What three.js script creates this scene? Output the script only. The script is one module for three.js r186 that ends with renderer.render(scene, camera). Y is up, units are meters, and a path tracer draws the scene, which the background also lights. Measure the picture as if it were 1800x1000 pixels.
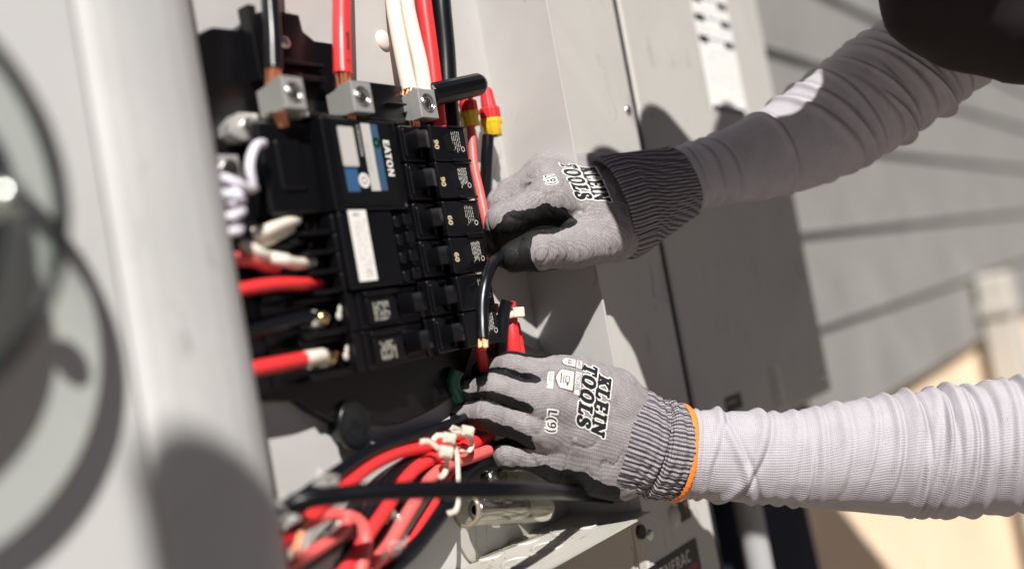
import * as THREE from 'three';
import { RoundedBoxGeometry } from 'three/addons/geometries/RoundedBoxGeometry.js';
import { mergeGeometries, mergeVertices, toCreasedNormals } from 'three/addons/utils/BufferGeometryUtils.js';

// ---------------------------------------------------------------- camera, sky, sun, exposure
const V = (x, y, z) => new THREE.Vector3(x, y, z);
const scene = new THREE.Scene();
const F = 1750, TH = 54 * Math.PI / 180, PIT = 2.2 * Math.PI / 180, ROLL = 10.4 * Math.PI / 180;
const fw = V(Math.sin(TH) * Math.cos(PIT), Math.sin(PIT), -Math.cos(TH) * Math.cos(PIT));
const r0 = V(Math.cos(TH), 0, Math.sin(TH)), u0 = r0.clone().cross(fw);
const camR = r0.clone().multiplyScalar(Math.cos(ROLL)).addScaledVector(u0, -Math.sin(ROLL));
const camU = r0.clone().multiplyScalar(Math.sin(ROLL)).addScaledVector(u0, Math.cos(ROLL));
const ray = (px, py) => fw.clone().addScaledVector(camR, (px - 900) / F).addScaledVector(camU, -(py - 500) / F);
const camC = V(0, 0, 0.075).addScaledVector(ray(640, 430), -0.61);
const at = (px, py, d) => camC.clone().addScaledVector(ray(px, py), d);            // survey point by bearing and distance
const onZ = (px, py, z) => { const d = ray(px, py); return camC.clone().addScaledVector(d, (z - camC.z) / d.z); };
const onX = (px, py, x) => { const d = ray(px, py); return camC.clone().addScaledVector(d, (x - camC.x) / d.x); };
const onY = (px, py, y) => { const d = ray(px, py); return camC.clone().addScaledVector(d, (y - camC.y) / d.y); };
const camera = new THREE.PerspectiveCamera(2 * Math.atan(500 / F) * 180 / Math.PI, 1.8, 0.02, 400);
camera.position.copy(camC);
camera.quaternion.setFromRotationMatrix(new THREE.Matrix4().makeBasis(camR, camU, fw.clone().negate()));
camera.focus = 0.712; camera.userData.fStop = 1.9;

const SUNV = V(-0.85, 1.30, 1), SUN = SUNV.clone().normalize();
function skyTexture() {
  const w = 256, h = 128, d = new Float32Array(w * h * 4);
  for (let j = 0; j < h; j++) {
    const el = (j + 0.5) / h * Math.PI - Math.PI / 2, s = Math.max(0, Math.sin(el));
    for (let i = 0; i < w; i++) {
      const k = (j * w + i) * 4, t = Math.pow(s, 0.5);
      let r = 0.46 * (1 - t) + 0.13 * t, g = 0.60 * (1 - t) + 0.28 * t, b = 1.05 * (1 - t) + 0.95 * t;
      if (el < 0) { r = 0.12; g = 0.125; b = 0.15; }
      d[k] = r * SKY; d[k + 1] = g * SKY; d[k + 2] = b * SKY; d[k + 3] = 1;
    }
  }
  const t = new THREE.DataTexture(d, w, h, THREE.RGBAFormat, THREE.FloatType);
  t.mapping = THREE.EquirectangularReflectionMapping; t.magFilter = THREE.LinearFilter; t.needsUpdate = true;
  return t;
}
const SKY = 0.068;
scene.background = skyTexture(); scene.environment = scene.background; scene.environmentIntensity = 1;
const sun = new THREE.DirectionalLight(new THREE.Color(1, 0.965, 0.915), 5);
sun.position.copy(SUN).multiplyScalar(4); sun.target.position.set(0, 0, 0); scene.add(sun, sun.target);
sun.castShadow = true; sun.shadow.mapSize.set(2048, 2048);
Object.assign(sun.shadow.camera, { left: -2.5, right: 2.5, top: 2.5, bottom: -2.5, near: 0.1, far: 12 });
const renderer = new THREE.WebGLRenderer({ antialias: true });
renderer.toneMapping = THREE.LinearToneMapping; renderer.toneMappingExposure = 1.40;
renderer.shadowMap.enabled = true; renderer.setSize(1024, 568);

// ---------------------------------------------------------------- helpers
function rng(seed) { let s = seed >>> 0; return () => { s = (s + 0x6D2B79F5) | 0; let t = Math.imul(s ^ (s >>> 15), 1 | s); t = (t + Math.imul(t ^ (t >>> 7), 61 | t)) ^ t; return ((t ^ (t >>> 14)) >>> 0) / 4294967296; }; }
function h3(x, y, z) { let n = Math.imul(x, 374761393) ^ Math.imul(y, 668265263) ^ Math.imul(z, 2147483647 - 91); n = Math.imul(n ^ (n >>> 13), 1274126177); return ((n ^ (n >>> 16)) >>> 0) / 4294967296; }
function noise(x, y, z = 0) {
  const X = Math.floor(x), Y = Math.floor(y), Z = Math.floor(z), s = (t) => t * t * (3 - 2 * t), a = s(x - X), b = s(y - Y), c = s(z - Z), L = (p, q, t) => p + (q - p) * t;
  return L(L(L(h3(X, Y, Z), h3(X + 1, Y, Z), a), L(h3(X, Y + 1, Z), h3(X + 1, Y + 1, Z), a), b), L(L(h3(X, Y, Z + 1), h3(X + 1, Y, Z + 1), a), L(h3(X, Y + 1, Z + 1), h3(X + 1, Y + 1, Z + 1), a), b), c);
}
const fbm = (x, y, z = 0, o = 4) => { let v = 0, a = 0.5, f = 1; for (let i = 0; i < o; i++) { v += a * noise(x * f, y * f, z * f); a *= 0.5; f *= 2.03; } return v / (1 - Math.pow(0.5, o)); };
const clamp = (x, a = 0, b = 1) => Math.min(b, Math.max(a, x));
const sstep = (a, b, x) => { const t = clamp((x - a) / (b - a)); return t * t * (3 - 2 * t); };
const taken = new Map();
function numbered(n) { const k = taken.get(n) || 0; taken.set(n, k + 1); return k ? `${n}_${String(k).padStart(3, '0')}` : n; }
function thing(name, label, category, pos, group) {
  const o = new THREE.Group(); o.name = numbered(name); o.userData = { label, category }; if (group) o.userData.group = group;
  if (pos) o.position.copy(pos); scene.add(o); return o;
}
function part(name, geo, mat, parent, pos) {
  const m = new THREE.Mesh(geo, mat); m.name = name; m.castShadow = m.receiveShadow = true; if (pos) m.position.copy(pos); parent.add(m); return m;
}
function solo(name, label, category, geo, mat, group) {
  const m = new THREE.Mesh(geo, mat); m.name = numbered(name); m.userData = { label, category }; if (group) m.userData.group = group;
  m.castShadow = m.receiveShadow = true; scene.add(m); return m;
}
const rb = (w, h, d, r = 0.001, seg = 2) => new RoundedBoxGeometry(w, h, d, seg, Math.min(r, w / 2.01, h / 2.01, d / 2.01));
function rbAt(x0, x1, y0, y1, z0, z1, r = 0.0008) { const g = rb(x1 - x0, y1 - y0, z1 - z0, r); g.translate((x0 + x1) / 2, (y0 + y1) / 2, (z0 + z1) / 2); return g; }
function boxAt(x0, x1, y0, y1, z0, z1) { const g = new THREE.BoxGeometry(x1 - x0, y1 - y0, z1 - z0); g.translate((x0 + x1) / 2, (y0 + y1) / 2, (z0 + z1) / 2); return g; }
const merge = (a) => mergeGeometries(a.map((g) => { g = g.index ? g.toNonIndexed() : g; for (const k of Object.keys(g.attributes)) if (!['position', 'normal', 'uv'].includes(k)) g.deleteAttribute(k); return g; }));
function dtex(w, h, fn, srgb, rep) {   // fn(u,v) -> [r,g,b] 0..1
  const d = new Uint8Array(w * h * 4);
  for (let j = 0; j < h; j++) for (let i = 0; i < w; i++) { const c = fn(i / w, j / h, i, j), k = (j * w + i) * 4; d[k] = clamp(c[0]) * 255; d[k + 1] = clamp(c[1]) * 255; d[k + 2] = clamp(c[2]) * 255; d[k + 3] = 255; }
  const t = new THREE.DataTexture(d, w, h); t.wrapS = t.wrapT = THREE.RepeatWrapping; t.magFilter = t.minFilter = THREE.LinearFilter; if (srgb) t.colorSpace = THREE.SRGBColorSpace; t.needsUpdate = true;
  if (rep) t.repeat.set(rep[0], rep[1]); return t;
}
const tileNoise = (u, v, f, s) => { const a = u * Math.PI * 2, b = v * Math.PI * 2, r = f / (Math.PI * 2); return fbm(Math.cos(a) * r + s, Math.sin(a) * r + Math.cos(b) * r + 7.3, Math.sin(b) * r + 3.1 + s, 4); };
const lin = (r, g, b) => new THREE.Color().setRGB(r, g, b);
const std = (c, rough, o = {}) => new THREE.MeshStandardMaterial({ color: c, roughness: rough, ...o });
const phys = (c, rough, o = {}) => new THREE.MeshPhysicalMaterial({ color: c, roughness: rough, ...o });
function tubeGeo(pts, radius, nU, nV = 14, disp, caps = true) {  // swept tube: radius number | fn(t)->[a,b]; disp(s,phi,t)
  const curve = new THREE.CatmullRomCurve3(pts, false, 'centripetal'), len = curve.getLength();
  nU = nU || Math.max(12, Math.round(len / 0.004));
  const pos = [], uv = [], idx = [];
  const T0 = curve.getTangentAt(0); let N = Math.abs(T0.y) < 0.9 ? V(0, 1, 0) : V(0, 0, 1); N.addScaledVector(T0, -N.dot(T0)).normalize();
  const rows = [];
  for (let i = 0; i <= nU; i++) {
    const t = i / nU, P = curve.getPointAt(t), T = curve.getTangentAt(t); N.addScaledVector(T, -N.dot(T)).normalize(); const B = T.clone().cross(N);
    const r = typeof radius === 'number' ? [radius, radius] : radius(t);
    rows.push([P, N.clone(), B, r, t, T]);
  }
  for (const [P, N2, B, r, t] of rows) for (let j = 0; j <= nV; j++) {
    const a = j / nV * Math.PI * 2, d = disp ? disp(t * len, a, t) : 0, ra = r[0] + d, rbb = r[1] + d;
    const q = P.clone().addScaledVector(N2, Math.cos(a) * ra).addScaledVector(B, Math.sin(a) * rbb);
    pos.push(q.x, q.y, q.z); uv.push(t * len, j / nV * Math.PI * (r[0] + r[1]));
  }
  const W = nV + 1;
  for (let i = 0; i < nU; i++) for (let j = 0; j < nV; j++) { const a = i * W + j; idx.push(a, a + 1, a + W, a + 1, a + W + 1, a + W); }
  const g = new THREE.BufferGeometry(); g.setAttribute('position', new THREE.Float32BufferAttribute(pos, 3)); g.setAttribute('uv', new THREE.Float32BufferAttribute(uv, 2)); g.setIndex(idx);
  g.computeVertexNormals();
  const n = g.attributes.normal;                                     // close the seam
  for (let i = 0; i <= nU; i++) { const a = i * W, b = a + nV, x = n.getX(a) + n.getX(b), y = n.getY(a) + n.getY(b), z = n.getZ(a) + n.getZ(b), l = Math.hypot(x, y, z) || 1; n.setXYZ(a, x / l, y / l, z / l); n.setXYZ(b, x / l, y / l, z / l); }
  if (!caps) return g;
  const parts = [g];
  for (const e of [0, nU]) {
    const [P, N2, B, r, , T] = rows[e], s = e ? 1 : -1, cp = [P.x, P.y, P.z], cn = [T.x * s, T.y * s, T.z * s], cu = [0, 0], ci = [];
    for (let j = 0; j <= nV; j++) { const k = (e * W + j) * 3; cp.push(pos[k], pos[k + 1], pos[k + 2]); cn.push(T.x * s, T.y * s, T.z * s); cu.push(0, 0); }
    for (let j = 1; j <= nV; j++) e ? ci.push(0, j, j + 1) : ci.push(0, j + 1, j);
    const c = new THREE.BufferGeometry(); c.setAttribute('position', new THREE.Float32BufferAttribute(cp, 3)); c.setAttribute('normal', new THREE.Float32BufferAttribute(cn, 3)); c.setAttribute('uv', new THREE.Float32BufferAttribute(cu, 2)); c.setIndex(ci); parts.push(c);
  }
  return merge(parts);
}
function canvasTex(w, h, draw, srgb = true) {
  const c = document.createElement('canvas'); c.width = w; c.height = h; const x = c.getContext('2d'); draw(x, w, h);
  const t = new THREE.CanvasTexture(c); if (srgb) t.colorSpace = THREE.SRGBColorSpace; t.magFilter = THREE.LinearFilter; return t;
}
function rectFrom(z, tl, tr, bl) { const a = onZ(...tl, z), b = onZ(...tr, z), c = onZ(...bl, z); return { x: (a.x + c.x) / 2 + (b.x - a.x) / 2, y: (a.y + b.y) / 2 + (c.y - a.y) / 2, w: b.x - a.x, h: a.y - c.y, z }; }
function sticker(name, r, tex, parent, o = {}) {
  const g = new THREE.PlaneGeometry(r.w, r.h); g.translate(r.x, r.y, r.z);
  return part(name, g, std(0xffffff, o.rough ?? 0.5, { map: tex, ...(o.alpha ? { alphaMap: o.alpha, transparent: true } : {}) }), parent);
}
// ---------------------------------------------------------------- materials
const paintBump = dtex(256, 256, (u, v) => { const n = tileNoise(u, v, 60, 3); return [n, n, n]; });
const dirtMap = (c, amt, seed) => dtex(512, 512, (u, v) => { const n = tileNoise(u, v, 9, seed), f = tileNoise(u, v, 70, seed + 5), s = f > 0.74 ? (f - 0.74) * 1.2 : 0, m = 1 - amt * (n - 0.35) - s * amt * 1.5; const sc = noise(u * 260 + 30 * n, v * 9 + seed, 3) > 0.86 && noise(u * 14, v * 14, seed) > 0.62 ? 0.86 : 1; return [c[0] * m * sc, c[1] * m * sc * (1 - s * 0.1), c[2] * m * sc * (1 - s * 0.25)]; }, true);
const M = {
  paint: std(0xffffff, 0.42, { map: dirtMap([0.735, 0.727, 0.717], 0.10, 2), bumpMap: paintBump, bumpScale: 0.00012 }),
  paintGray: std(0xffffff, 0.62, { map: dirtMap([0.745, 0.742, 0.738], 0.07, 5), bumpMap: paintBump, bumpScale: 0.0001 }),
  paintBeige: std(0xffffff, 0.5, { map: dirtMap([0.755, 0.743, 0.724], 0.08, 9), bumpMap: paintBump, bumpScale: 0.00012 }),
  zinc: std(0xffffff, 0.55, { map: dirtMap([0.74, 0.73, 0.70], 0.22, 14), metalness: 0.1 }),
  black: phys(lin(0.0035, 0.0035, 0.0045), 0.30, { specularIntensity: 0.8, bumpMap: paintBump, bumpScale: 0.00004 }),
  blackDull: std(lin(0.006, 0.006, 0.008), 0.6),
  wireBlack: phys(lin(0.005, 0.006, 0.008), 0.28, { specularIntensity: 0.7 }),
  wireRed: phys(lin(0.74, 0.035, 0.038), 0.36),
  wireRedPale: phys(lin(0.76, 0.12, 0.11), 0.42),
  wireWhite: phys(lin(0.72, 0.65, 0.56), 0.42),
  wireLilac: phys(lin(0.68, 0.65, 0.72), 0.45),
  copper: std(lin(0.85, 0.38, 0.2), 0.42, { metalness: 1 }),
  brass: std(lin(0.85, 0.62, 0.3), 0.25, { metalness: 1 }),
  alu: std(lin(0.72, 0.71, 0.68), 0.42, { metalness: 0.72, bumpMap: dtex(256, 256, (u, v) => { const n = 0.6 * tileNoise(u * 1, v, 12, 1) + 0.4 * noise(u * 200 + v * 60, v * 22 - u * 9, 2); return [n, n, n]; }, false), bumpScale: 0.00016 }),
  steel: std(lin(0.62, 0.61, 0.60), 0.25, { metalness: 1 }),
  nylon: phys(lin(0.80, 0.75, 0.64), 0.4, { transmission: 0.25, thickness: 0 }),
  clear: phys(lin(0.93, 0.92, 0.88), 0.08, { transmission: 1, thickness: 0, ior: 1.5 }),
  glass: phys(lin(0.90, 0.93, 0.91), 0.03, { transmission: 1, thickness: 0, ior: 1.5 }),
  yellow: phys(lin(0.80, 0.50, 0.02), 0.42),
  nutRed: phys(lin(0.58, 0.02, 0.025), 0.45),
  green: phys(lin(0.01, 0.10, 0.06), 0.4),
  rubber: phys(lin(0.005, 0.006, 0.007), 0.3),
};
function uvBox(g, s = 1) {   // uv in metres by dominant face direction
  g = g.index ? g.toNonIndexed() : g; const p = g.attributes.position, n = g.attributes.normal, uv = new Float32Array(p.count * 2);
  for (let i = 0; i < p.count; i++) { const ax = Math.abs(n.getX(i)), ay = Math.abs(n.getY(i)), az = Math.abs(n.getZ(i)); const [a, b] = ax > ay && ax > az ? [p.getZ(i), p.getY(i)] : ay > az ? [p.getX(i), p.getZ(i)] : [p.getX(i), p.getY(i)]; uv[i * 2] = a * s; uv[i * 2 + 1] = b * s; }
  g.setAttribute('uv', new THREE.BufferAttribute(uv, 2)); return g;
}

// ---------------------------------------------------------------- ground and house wall
{
  const g = new THREE.PlaneGeometry(400, 400); g.rotateX(-Math.PI / 2); g.translate(0, -1.0, 0);
  const t = dirtMap([0.50, 0.475, 0.44], 0.5, 21); t.repeat.set(200, 200);
  const m = part('ground', g, std(0xffffff, 0.95, { map: t }), scene); m.userData = { kind: 'structure', label: 'pale tan sandy ground below the wall' };
}
{
  const wall = thing('house_wall', 'taupe horizontal siding wall behind the boxes above a pale tan footing', 'wall', V(0, 0, 0));
  const sid = std(0xffffff, 0.75, { map: dirtMap([0.545, 0.537, 0.525], 0.14, 31), bumpMap: paintBump, bumpScale: 0.0004 });
  const pitch = 0.152, yb = -0.31;
  const sh = new THREE.Shape(); [[0.014, 0], [-0.012, 0], [-0.0105, 0.011], [0, pitch + 0.02], [0.014, pitch + 0.02]].forEach(([x, y], i) => i ? sh.lineTo(x, y) : sh.moveTo(x, y));
  for (let k = 0; k < 14; k++) {
    const g = new THREE.ExtrudeGeometry(sh, { depth: 7.5, bevelEnabled: false }); g.rotateY(Math.PI / 2); g.translate(-1.6, yb + k * pitch, -0.06);
    part('siding_plank', uvBox(g, 1.3), sid, wall);
  }
  part('backing', boxAt(-1.6, 5.9, -0.31, 1.9, -0.25, -0.08), sid, wall);
  const foot = std(0xffffff, 0.95, { map: dirtMap([0.95, 0.85, 0.73], 0.12, 41), bumpMap: paintBump, bumpScale: 0.001 });
  part('footing', uvBox(boxAt(-1.6, 5.9, -1.05, -0.312, -0.25, -0.075), 0.9), foot, wall);
  const dp = thing('downspout', 'pale vertical downspout pipe fixed to the siding at far right', 'downspout', V(0, 0, 0));
  const px = onZ(1752, 560, -0.02).x;
  part('pipe', rbAt(px - 0.05, px + 0.05, -0.9, -0.16, -0.045, 0.03, 0.01), std(lin(0.5, 0.47, 0.42), 0.6), dp);
  part('strap', rbAt(px - 0.062, px + 0.062, -0.26, -0.235, -0.048, 0.034, 0.003), std(lin(0.45, 0.42, 0.38), 0.6), dp);
}
// ---------------------------------------------------------------- main enclosure
const XL = -0.100, XR = 0.214, YB = -0.222, YT = 0.62, ZF = 0.106;
const enc = thing('panel_enclosure', 'open light gray steel electrical panel enclosure around the breakers', 'electrical panel', V(0, 0, 0));
part('back_panel', uvBox(boxAt(XL - 0.10, XR, YB, YT, 0.036, 0.04), 2.2), M.paint, enc);
part('side_wall', uvBox(rbAt(XR, XR + 0.0022, YB - 0.0015, YT, -0.004, ZF, 0.0007), 2.2), M.paint, enc);
{
  const bottom = part('bottom_plate', uvBox(boxAt(XL - 0.10, XR, YB - 0.0018, YB, -0.004, ZF + 0.008), 2.2), M.zinc, enc);
  const spots = [[812, 951, 1], [923, 951, 1], [858, 977, 1], [996, 932, 1], [963, 962, 1], [911, 990, 1], [790, 988, 1.05], [1030, 925, 0.8], [735, 1005, 1], [870, 1020, 1]];
  for (const [px, py, s] of spots) {
    const c = onY(px, py, YB), r = 0.0115 * s; c.y += 0.0001;
    const pr = [[0.0001, 0.0006], [r * 0.86, 0.0007], [r * 0.93, 0.0002], [r * 0.965, -0.0002], [r, 0.0012], [r * 1.05, 0.0013], [r * 1.1, 0.00005]].map(([a, b]) => new THREE.Vector2(a, b));
    part('knockout', new THREE.LatheGeometry(pr, 36), M.zinc, bottom, c);
  }
  const R = rng(5), st = [];
  for (let i = 0; i < 46; i++) { const p = onY(790 + R() * 280, 925 + R() * 75, YB); const l = 0.002 + R() * 0.005, a = R() * 6.3; const g = new THREE.CylinderGeometry(0.0002, 0.0002, l, 5); g.rotateZ(Math.PI / 2); g.rotateY(a); g.translate(p.x, YB + 0.0004, p.z); if (p.x < XR - 0.006 && p.z < ZF - 0.004 && p.z > 0.004) st.push(g); }
  const s = part('straw_litter', merge(st), std(lin(0.35, 0.25, 0.14), 0.9), enc); s.userData.kind = 'stuff';
}
{ // hole plug on the back panel and big rubber plug
  const p = onZ(673, 71, 0.04); const g = new THREE.LatheGeometry([[0, 0.0028], [0.004, 0.0026], [0.0068, 0.0014], [0.0074, 0]].map((a) => new THREE.Vector2(...a)), 28); g.rotateX(Math.PI / 2);
  part('hole_plug', g, std(lin(0.72, 0.62, 0.58), 0.5), enc, p);
  const q = onZ(616, 748, 0.050);
  const k = part('rubber_plug', (() => { const h = new THREE.LatheGeometry([[0, 0.0036], [0.0095, 0.0034], [0.0105, 0.0048], [0.0132, 0.005], [0.0142, 0.0035], [0.0143, 0.0005], [0.0105, 0], [0.010, -0.012]].map((a) => new THREE.Vector2(...a)), 44); h.rotateX(Math.PI / 2); h.scale(0.92, 1.1, 1); return h; })(), M.rubber, enc, q);
  const lt = []; for (let i = 0; i < 7; i++) { const b = rb(0.0011, 0.004 + (i % 3) * 0.001, 0.0006, 0.0002); b.rotateZ(-0.4 + i * 0.13); b.translate(-0.005 + i * 0.0016, 0.001 - Math.abs(i - 3) * 0.0004, 0.0037); lt.push(b); }
  part('moulded_mark', merge(lt), M.rubber, k);
}
// front cover to the left with the folded lip
{
  const cz = 0.105;
  const cover = part('front_cover', uvBox(rbAt(-0.62, -0.188, -0.5, 0.6, cz - 0.0025, cz, 0.001), 2.2), M.paintGray, enc);
  const prof = [[-0.193, cz - 0.010], [-0.1885, cz - 0.009], [-0.186, cz - 0.007], [-0.182, cz - 0.0015], [-0.174, cz + 0.0008], [-0.15, cz + 0.0002], [-0.126, cz - 0.0055], [-0.109, cz - 0.018], [-0.1005, 0.071], [-0.0985, 0.068], [-0.0995, 0.0655], [-0.103, 0.066]];
  const sh = new THREE.Shape(), cv = new THREE.CatmullRomCurve3(prof.map(([p, q]) => V(p, q, 0))).getPoints(70);
  cv.forEach((p, i) => i ? sh.lineTo(p.x, -p.y) : sh.moveTo(p.x, -p.y)); for (let i = cv.length - 1; i >= 0; i--) sh.lineTo(cv[i].x - 0.0008, -cv[i].y + 0.0016);
  const g = new THREE.ExtrudeGeometry(sh, { depth: 1.1, bevelEnabled: false, steps: 1 }); g.rotateX(-Math.PI / 2); g.translate(0, -0.5, 0);
  part('folded_lip', uvBox(toCreasedNormals(g, 0.7), 2.2), M.paintGray, enc);
  const b = onZ(443, 885, 0.085); const bolt = new THREE.LatheGeometry([[0, 0.004], [0.003, 0.0036], [0.0042, 0.002], [0.0044, 0]].map((v) => new THREE.Vector2(...v)), 20); bolt.rotateX(Math.PI / 2); bolt.rotateY(0.7);
  part('lip_screw', bolt, M.steel, enc, b);
}
// ---------------------------------------------------------------- electric meter on the left cover
{
  const c = V(-0.319, 0.019, 0.105), m = thing('electric_meter', 'round glass electric meter with dark rim at the left edge', 'electric meter', c);
  const L = (pts, seg = 72) => { const g = new THREE.LatheGeometry(pts.map((a) => new THREE.Vector2(...a)), seg); g.rotateX(Math.PI / 2); return g; };
  part('socket_ring', L([[0.0, 0.001], [0.084, 0.001], [0.0885, 0.004], [0.0885, 0.009], [0.084, 0.011], [0.079, 0.010]]), M.paintGray, m);
  part('glass_dome', L([[0.0832, 0.010], [0.0832, 0.046], [0.081, 0.051], [0.074, 0.0535], [0, 0.0545]]), M.glass, m);
  part('dome_band', L([[0.0836, 0.040], [0.0862, 0.041], [0.0866, 0.046], [0.0845, 0.0505], [0.0795, 0.0535], [0.0785, 0.052], [0.0825, 0.046], [0.0836, 0.040]]), phys(lin(0.016, 0.020, 0.020), 0.18), m);
  part('meter_works', L([[0, 0.038], [0.066, 0.038], [0.069, 0.034], [0.069, 0.010], [0, 0.010]]), std(lin(0.03, 0.034, 0.032), 0.5), m);
  part('chrome_button', (() => { const g = new THREE.SphereGeometry(0.008, 20, 14); g.scale(0.8, 1, 0.7); return g; })(), M.steel, m, V(0.064, -0.006, 0.046));
  const dial = part('dial_face', L([[0, 0.0395], [0.060, 0.0395], [0.061, 0.0375]]), std(lin(0.72, 0.74, 0.66), 0.6), m);
  for (let i = 0; i < 5; i++) { const g = new THREE.TorusGeometry(0.0062, 0.0005, 6, 24); g.translate(-0.028 + i * 0.014, 0.016, 0.0405); part('dial_ring', g, M.blackDull, dial); }
}
// ---------------------------------------------------------------- neighbouring boxes
{
  const d = thing('disconnect_box', 'narrow beige steel box right beside the open panel, behind the gloves', 'electrical box', V(0, 0, 0));
  part('body', uvBox(rbAt(0.224, 0.338, -0.62, 0.72, -0.045, 0.088, 0.002), 2.2), M.paintBeige, d);
  part('door', uvBox(rbAt(0.222, 0.3395, -0.62, 0.72, 0.0885, 0.098, 0.0022), 2.2), M.paintBeige, d);
  part('edge_gasket', rbAt(0.3398, 0.3458, -0.62, 0.72, 0.04, 0.0978, 0.0005), M.blackDull, d);
  const bl = rectFrom(0.0988, [1160, 1030], [1243, 955], [1190, 1080]);
  const w = 0.085, h = 0.026, q = onZ(1199, 985, 0.0988);
  sticker('brand_plate', { x: q.x - 0.012, y: q.y - 0.003, z: 0.0988, w, h }, canvasTex(512, 160, (x, W, H) => { x.fillStyle = '#0c0c0e'; x.fillRect(0, 0, W, H); x.fillStyle = '#c9c4bd'; x.font = 'bold 84px sans-serif'; x.fillText('GENERAC', 40, 92); x.fillStyle = '#8a1c18'; x.fillRect(210, 112, 270, 30); }), d);
  const kp = onZ(1204, 896, 0.0988); sticker('warning_label', { x: kp.x, y: kp.y, z: 0.0988, w: 0.018, h: 0.017 }, canvasTex(96, 96, (x) => { x.fillStyle = '#17100e'; x.fillRect(0, 0, 96, 96); x.fillStyle = '#5a2a22'; x.fillRect(50, 14, 34, 60); }), d);
  const hp = onZ(1127, 935, 0.098); const hg = new THREE.CylinderGeometry(0.0055, 0.0055, 0.003, 24); hg.rotateX(Math.PI / 2); part('lock_hole_plug', hg, M.blackDull, d, hp);
  const lp = onZ(1184, 908, 0.098); const lg = new THREE.SphereGeometry(0.009, 24, 16); lg.scale(0.8, 1, 0.6); part('latch_knob', lg, M.paintBeige, d, lp);
}
{
  const b = thing('equipment_cabinet', 'wide beige equipment cabinet with black and white instruction sticker', 'cabinet', V(0, 0, 0));
  part('body', uvBox(rbAt(0.349, 0.668, -0.204, 0.72, -0.045, 0.088, 0.003), 2.2), M.paintBeige, b);
  part('cover', uvBox(rbAt(0.3462, 0.690, -0.206, 0.72, 0.0885, 0.1, 0.004), 2.2), M.paintBeige, b);
  // instruction sticker
  const bl = onZ(1250, 183, 0.1006), br = onZ(1313, 195, 0.1006), tl = onZ(1213, 0, 0.1006), w = br.x - bl.x, h = 0.3;
  const x0 = bl.x, y0 = (bl.y + br.y) / 2 - 0.006, ph = 1024, pw = Math.round(1024 * w / h);
  const rowY = (px, py) => 1 - (onZ(px, py, 0.1006).y - y0) / h;
  sticker('instruction_sticker', { x: x0 + w / 2, y: y0 + h / 2, z: 0.1006, w, h }, canvasTex(pw, ph, (x, W, H) => {
    x.fillStyle = '#fbfaf7'; x.fillRect(0, 0, W, H); x.fillStyle = '#050506';
    const bands = [[1225, 8], [1225, 22], [1232, 60]].map(([a, b2]) => rowY(a, b2) * H);
    const yy = [bands[1], bands[2]]; yy.unshift(2 * yy[0] - yy[1] + 8); for (let k = 0; k < 4; k++) yy.unshift(yy[0] - (yy[2] - yy[1]) * 0.9);
    for (const y of yy) { x.fillRect(0.03 * W, y, W * 0.26, 27); x.fillRect(W * 0.71, y, W * 0.27, 27); x.fillRect(0.32 * W, y + 3, W * 0.36, 3); x.fillRect(0.34 * W, y + 8, W * 0.3, 3); }
    x.fillRect(0.05 * W, H - 22, W * 0.9, 20); x.fillStyle = '#b9b6b0'; x.fillRect(W * 0.3, H - 17, W * 0.45, 4); x.fillRect(W * 0.3, H - 9, W * 0.4, 3);
    x.fillStyle = '#8f8d89'; const R = rng(8); for (let y = 8; y < H - 90; y += 6) { if (yy.some((b3) => y > b3 - 6 && y < b3 + 32)) continue; let a = 0.06 * W; while (a < 0.92 * W) { const l = 4 + R() * 14; if (R() < 0.8) x.fillRect(a, y, l, 1.6); a += l + 3; } }
    x.fillStyle = '#cfccc6'; for (let y = H - 86; y < H - 30; y += 7) { let a = 0.1 * W; while (a < 0.9 * W) { const l = 5 + R() * 14; if (R() < 0.6) x.fillRect(a, y, l, 4); a += l + 8; } }
  }), b, { rough: 0.35 });
  const s2 = onZ(1291, 708, 0.1006); sticker('name_label', { x: s2.x, y: s2.y, z: 0.1006, w: 0.036, h: 0.014 }, canvasTex(96, 40, (x) => { x.fillStyle = '#0d0d0f'; x.fillRect(0, 0, 96, 40); x.fillStyle = '#9b948c'; x.fillRect(8, 12, 60, 6); }), b);
  const s3 = onZ(1370, 690, 0.1006); sticker('rating_label', { x: s3.x, y: s3.y + 0.006, z: 0.1006, w: 0.028, h: 0.046 }, canvasTex(64, 96, (x) => { x.fillStyle = '#cfcac3'; x.fillRect(0, 0, 64, 96); x.fillStyle = '#77736d'; const R = rng(3); for (let y = 6; y < 90; y += 6) x.fillRect(6, y, 20 + R() * 32, 2.5); }), b);
  const cd = thing('conduit', 'gray vertical conduit pipe dropping below the cabinet', 'conduit', V(0, 0, 0)), c1 = at(1375, 900, 0.98), c2 = at(1385, 950, 0.98);
  part('pipe', (() => { const g = new THREE.CylinderGeometry(0.0135, 0.0135, 0.8, 28); g.translate(0, -0.4, 0); return g; })(), std(lin(0.36, 0.36, 0.37), 0.5), cd, V(0.475, -0.206, 0.07));
  part('coupling', (() => { const g = new THREE.CylinderGeometry(0.018, 0.018, 0.03, 28); return g; })(), std(lin(0.3, 0.3, 0.31), 0.5), cd, V(0.475, -0.224, 0.07));
}
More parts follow.
